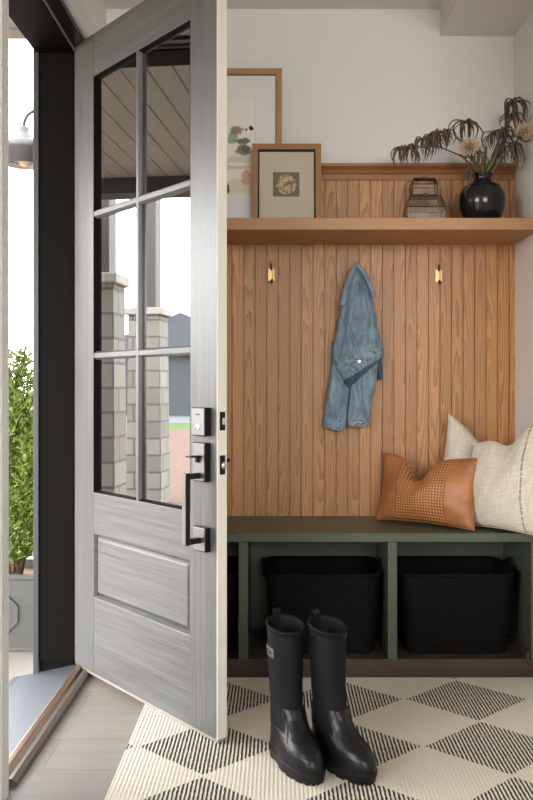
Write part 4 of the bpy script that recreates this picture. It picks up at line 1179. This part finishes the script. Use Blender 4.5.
# porch ceiling of boards running out from the house
m = MB(); prof = []; y = -2.0
while y < 5.0:
    prof += [(y + 0.004, 2.70), (y + 0.128, 2.70), (y + 0.130, 2.712), (y + 0.133, 2.712)]; y += 0.135
prof += [(y, 2.70), (y, 2.9), (-2.0, 2.9)]
m.prism(prof, -3.8, -1.95, 'X')
prof2 = [(a, b) for a, b in prof if a < 3.64]; prof2 = prof2[:-1] + [(3.64, 2.70), (3.64, 2.9), (-2.0, 2.9)]
m.prism(prof2, -1.95, XE - 0.02, 'X')
struct(m.build('porch_ceiling', M['soffit']), 'dark board ceiling over the porch', 'porch ceiling')
struct(MB().box(-3.8, -3.6, -2.0, 5.0, 2.58, 2.70).build('trim_7', M['postw'], bevel=0.005), 'dark timber beam along the porch edge', 'beam')
nrm2 = Vector((dv.y, -dv.x))     # door face, towards the porch
def mirror(X, Y):
    v = Vector((X, Y)) - P0; v = v - 2 * v.dot(nrm2) * nrm2; return P0 + v
def pillar(px, Yv, wd, ztop, label):
    q = mirror((px - VX) / FPX * Yv, Yv)
    root = empty('stone_pillar', (q.x, q.y, -0.36)); tag(root, label, 'pillar')
    z1 = ztop + 0.36; m = MB()
    m.loft([[Vector((sx * wd * k, sy * wd * k, z)) for sx, sy in ((-1, -1), (1, -1), (1, 1), (-1, 1))] for k, z in ((0.56, 0), (0.5, z1 - 0.09))], True, True, True)
    m.build('stone_base', M['stone'], root)
    MB().box(-wd * .62, wd * .62, -wd * .62, wd * .62, z1 - 0.09, z1).build('cap_stone', M['cap'], root, bevel=0.015)
    MB().box(-wd * .32, wd * .32, -wd * .32, wd * .32, z1, z1 + 1.5).build('timber_post', M['postw'], root, bevel=0.006)
    return root
pillar(98, 6.9, 0.31, CAMZ + 112 / 800 * 6.9, 'nearer stone pillar with timber post, mirrored in the left door panes')
pillar(146, 10.1, 0.40, CAMZ + 78 / 800 * 10.1, 'farther stone pillar with timber post, mirrored in the right door panes')
q = mirror((205 - VX) / FPX * 48, 48)
hs = empty('neighbour_house', (q.x, q.y, -0.4)); tag(hs, 'grey house across the road, mirrored low in the door glass', 'house')
MB().box(-6, 6, -5, 5, 0, 3.2).build('house_wall', M['siding'], hs)
MB().prism([(-5.6, 3.2), (5.6, 3.2), (0, 5.4)], -6.5, 6.5, 'X').build('roof', M['roofd'], hs)
m = MB()
hp = []
for i in range(41):
    hp.append((-60 + i * 5, 6 + 7 * mnoise.noise(Vector((i * 0.22, 0, 0))) + 3 * mnoise.noise(Vector((i * 0.6, 1, 0)))))
m.prism([(a, b) for a, b in hp] + [(140, -1), (-60, -1)], -150, -140, 'X')
struct(m.build('hills', M['hill']), 'hazy grey hills on the horizon', 'hills')

# planter with shrub
PC = Vector((-1.248, 3.72, ZP)); PS = 0.17; PHT = 0.345
pl = tag(empty('square_planter', PC), 'square grey zinc planter outside the doorway', 'planter')
m = MB()
def sq(a, z): return [Vector((-a, -a, z)), Vector((a, -a, z)), Vector((a, a, z)), Vector((-a, a, z))]
m.loft([sq(PS - 0.006, 0), sq(PS - 0.006, 0.012), sq(PS - 0.01, 0.014), sq(PS - 0.006, PHT - 0.025), sq(PS + 0.004, PHT - 0.022), sq(PS + 0.004, PHT), sq(PS - 0.018, PHT), sq(PS - 0.022, PHT - 0.06)], True, True, True)
m.build('planter_box', M['zinc'], pl, bevel=0.002)
m = MB()
def octo(r, y, zc): return [Vector((r * math.cos(PI / 8 + PI / 4 * i) , y, zc + r * math.sin(PI / 8 + PI / 4 * i))) for i in range(8)]
yF = -PS + 0.006
m.loft([octo(0.094, yF, 0.17), octo(0.092, yF - 0.010, 0.17), octo(0.074, yF - 0.010, 0.17), octo(0.070, yF, 0.17)], True, False, False)
m.build('octagon_moulding', M['zinc'], pl)
MB().box(-PS + 0.02, PS - 0.02, -PS + 0.02, PS - 0.02, PHT - 0.075, PHT - 0.045).build('soil', M['soil'], pl)
sh = tag(empty('evergreen_shrub', PC + Vector((0.02, 0, PHT - 0.05))), 'bushy yellow-green evergreen shrub growing in the zinc planter', 'shrub')
m = MB()
R_ = random.Random(11); tips = []
for k in range(46):
    a = R_.uniform(0, 2 * PI); top = R_.uniform(0.35, 1.02); rr_ = 0.185 * R_.uniform(0.35, 1.0) * math.sin(PI * min(0.95, 0.3 + 0.62 * top)) ** 0.8
    b = Vector((R_.uniform(-.025, .025), R_.uniform(-.025, .025), 0)); e = Vector((rr_ * math.cos(a), rr_ * math.sin(a), top))
    mid = Vector((e.x * 0.75, e.y * 0.75, top * 0.5))
    pts = [b, b.lerp(mid, 0.5) + Vector((0, 0, 0.01)), mid, e]
    D = smooth_path(pts, 5); m.tube(D, [0.004 * (1 - 0.7 * i / len(D)) for i in range(len(D))], 4); tips.append(D)
m.build('stems', M['bark'], sh)
fol = MB()
for D in tips:
    n = len(D)
    for i in range(4, n):
        for r_ in range(8):
            c = D[i] + Vector((R_.gauss(0, .012), R_.gauss(0, .012), R_.gauss(0, .012)))
            ax = Vector((R_.uniform(-1, 1), R_.uniform(-1, 1), R_.uniform(0.1, 1.2))).normalized()
            ln = R_.uniform(0.045, 0.085)
            for j in range(7):
                p_ = c + ax * ln * j / 7
                for s2 in (-1, 1):
                    q_ = Vector((R_.uniform(-1, 1), R_.uniform(-1, 1), R_.uniform(-.2, .8))).normalized()
                    d_ = (ax * 0.7 + q_ * 0.8).normalized() * 0.024; sdv = d_.cross(ax)
                    if sdv.length < 1e-6: continue
                    sdv = sdv.normalized() * 0.0032
                    fol.bm.faces.new([fol.bm.verts.new(v_) for v_ in (p_ - sdv * .5, p_ + sdv * .5, p_ + d_ * .6 + sdv, p_ + d_, p_ + d_ * .6 - sdv)])
fol.build('foliage', M['shrub'], sh)

# porch wall lamp
YL = 4.2
c = P(24, 150, YL)
lampo = tag(empty('barn_lamp', (XE, YL, c.z), world=True), 'grey gooseneck barn lamp on the outside wall', 'wall lamp')
zr = P(0, 165.5, YL).z; zs = P(0, 141, YL).z; zn = P(0, 127.5, YL).z; R0 = 17.5 / 800 * YL; R1 = 5.5 / 800 * YL
m = MB(); m.lathe([(R0, zr), (R0, zr + 0.004), (R0 * 0.985, zs - 0.05), (R0 * 0.93, zs - 0.012), (R0 * 0.6, zs + 0.004), (R1 * 1.1, zs + 0.006), (R1, zn), (0.012, zn + 0.004), (0.012, zn - 0.01), (R1 * 0.8, zn - 0.02), (R0 * 0.85, zs - 0.02), (R0 * 0.96, zr)], (c.x, c.y, 0), 32, False, False)
m.build('shade', M['lamp'], lampo, smooth=True)
m = MB(); m.lathe([(R0 * 0.95, zr + 0.002), (R0 * 0.93, zr + 0.03), (R0 * 0.84, zs - 0.022), (R1, zs - 0.02)], (c.x, c.y, 0), 32, False, True); m.build('shade_lining', M['lampin'], lampo, smooth=True)
m = MB(); m.sphere((c.x, c.y, zr + 0.022), 0.028, u=14, v=10); m.build('bulb', M['bulb'], lampo, smooth=True)
ar = [Vector((c.x, c.y, zn)), Vector((c.x, c.y, zn + 0.03)), Vector((c.x + 0.02, c.y, zn + 0.07)), Vector((c.x + 0.07, c.y, zn + 0.098)), Vector((c.x + 0.15, c.y, zn + 0.08)), Vector((XE - 0.02, c.y, zn + 0.06)), Vector((XE, c.y, zn + 0.06))]
m = MB(); m.tube(smooth_path(ar), 0.009, 10); m.build('gooseneck_arm', M['lamp'], lampo, smooth=True)
m = MB(); m.loft([[Vector((XE - d, c.y + r * math.cos(2 * PI * i / 20), zn + 0.06 + r * math.sin(2 * PI * i / 20))) for i in range(20)] for r, d in ((0.055, 0), (0.055, 0.012), (0.03, 0.022))], True, True, True); m.build('wall_plate', M['lamp'], lampo)
struct(MB().box(XE, XL, YB, 9.0, -0.3, 2.9).build('wall_outside', M['siding']), 'outside house wall carrying the barn lamp', 'wall')

# ------------------------------------------------------------------ LIGHT
wd = bpy.data.worlds.new('overcast_sky'); sc.world = wd; wd.use_nodes = True
nt = wd.node_tree; nt.nodes.clear()
bg = nt.nodes.new('ShaderNodeBackground'); wo = nt.nodes.new('ShaderNodeOutputWorld')
tc = nt.nodes.new('ShaderNodeTexCoord'); sx = nt.nodes.new('ShaderNodeSeparateXYZ'); rp = nt.nodes.new('ShaderNodeValToRGB')
nt.links.new(tc.outputs['Generated'], sx.inputs[0]); nt.links.new(sx.outputs[2], rp.inputs[0]); nt.links.new(rp.outputs[0], bg.inputs[0]); nt.links.new(bg.outputs[0], wo.inputs[0])
rp.color_ramp.elements[0].position = 0.0; rp.color_ramp.elements[0].color = (1.0, 0.985, 0.96, 1)
rp.color_ramp.elements[1].position = 0.7; rp.color_ramp.elements[1].color = (0.86, 0.92, 1.0, 1)
bg.inputs[1].default_value = 15.0
def area(name, loc, rot, sx_, sy_, power, col, portal=False):
    l = bpy.data.lights.new(name, 'AREA'); l.shape = 'RECTANGLE'; l.size = sx_; l.size_y = sy_; l.energy = power; l.color = col
    if portal: l.cycles.is_portal = True
    o = bpy.data.objects.new(name, l); COL.objects.link(o); o.location = loc; o.rotation_euler = rot
    return o
area('window_portal', (1.3, -3.12, 1.95), (math.radians(90), 0, 0), 2.6, 1.1, 1, (1, 1, 1), True)
area('doorway_portal', (XE - 0.03, (D0 + D1) / 2, 1.25), (0, math.radians(-90), 0), 2.4, 0.95, 1, (1, 1, 1), True)

area('side_window_portal', (XE - 0.02, 1.0, 1.35), (0, math.radians(-90), 0), 2.1, 1.5, 1, (1, 1, 1), True)
# ------------------------------------------------------------------ CAMERA
cd = bpy.data.cameras.new('camera'); cam = bpy.data.objects.new('camera', cd); COL.objects.link(cam)
cam.location = (0, 0, CAMZ); cam.rotation_euler = (PI / 2, 0, 0)
cd.sensor_fit = 'HORIZONTAL'; cd.sensor_width = 36.0; cd.lens = 36.0 * FPX / 533.0
cd.shift_x = -(VX - 266.5) / 533.0; cd.shift_y = -(400 - VY) / 533.0
cd.clip_start = 0.05; cd.clip_end = 500
sc.camera = cam
vs_ = sc.view_settings
vs_.view_transform = 'Standard'; vs_.look = 'None'; vs_.gamma = 1.0; vs_.use_curve_mapping = False; vs_.exposure = 0.14
sc.cycles.use_denoising = True
sc.cycles.max_bounces = 10; sc.cycles.diffuse_bounces = 5; sc.cycles.glossy_bounces = 4; sc.cycles.transparent_max_bounces = 16; sc.cycles.transmission_bounces = 6
sc.cycles.caustics_reflective = False; sc.cycles.caustics_refractive = False
sc.cycles.sample_clamp_indirect = 6.0
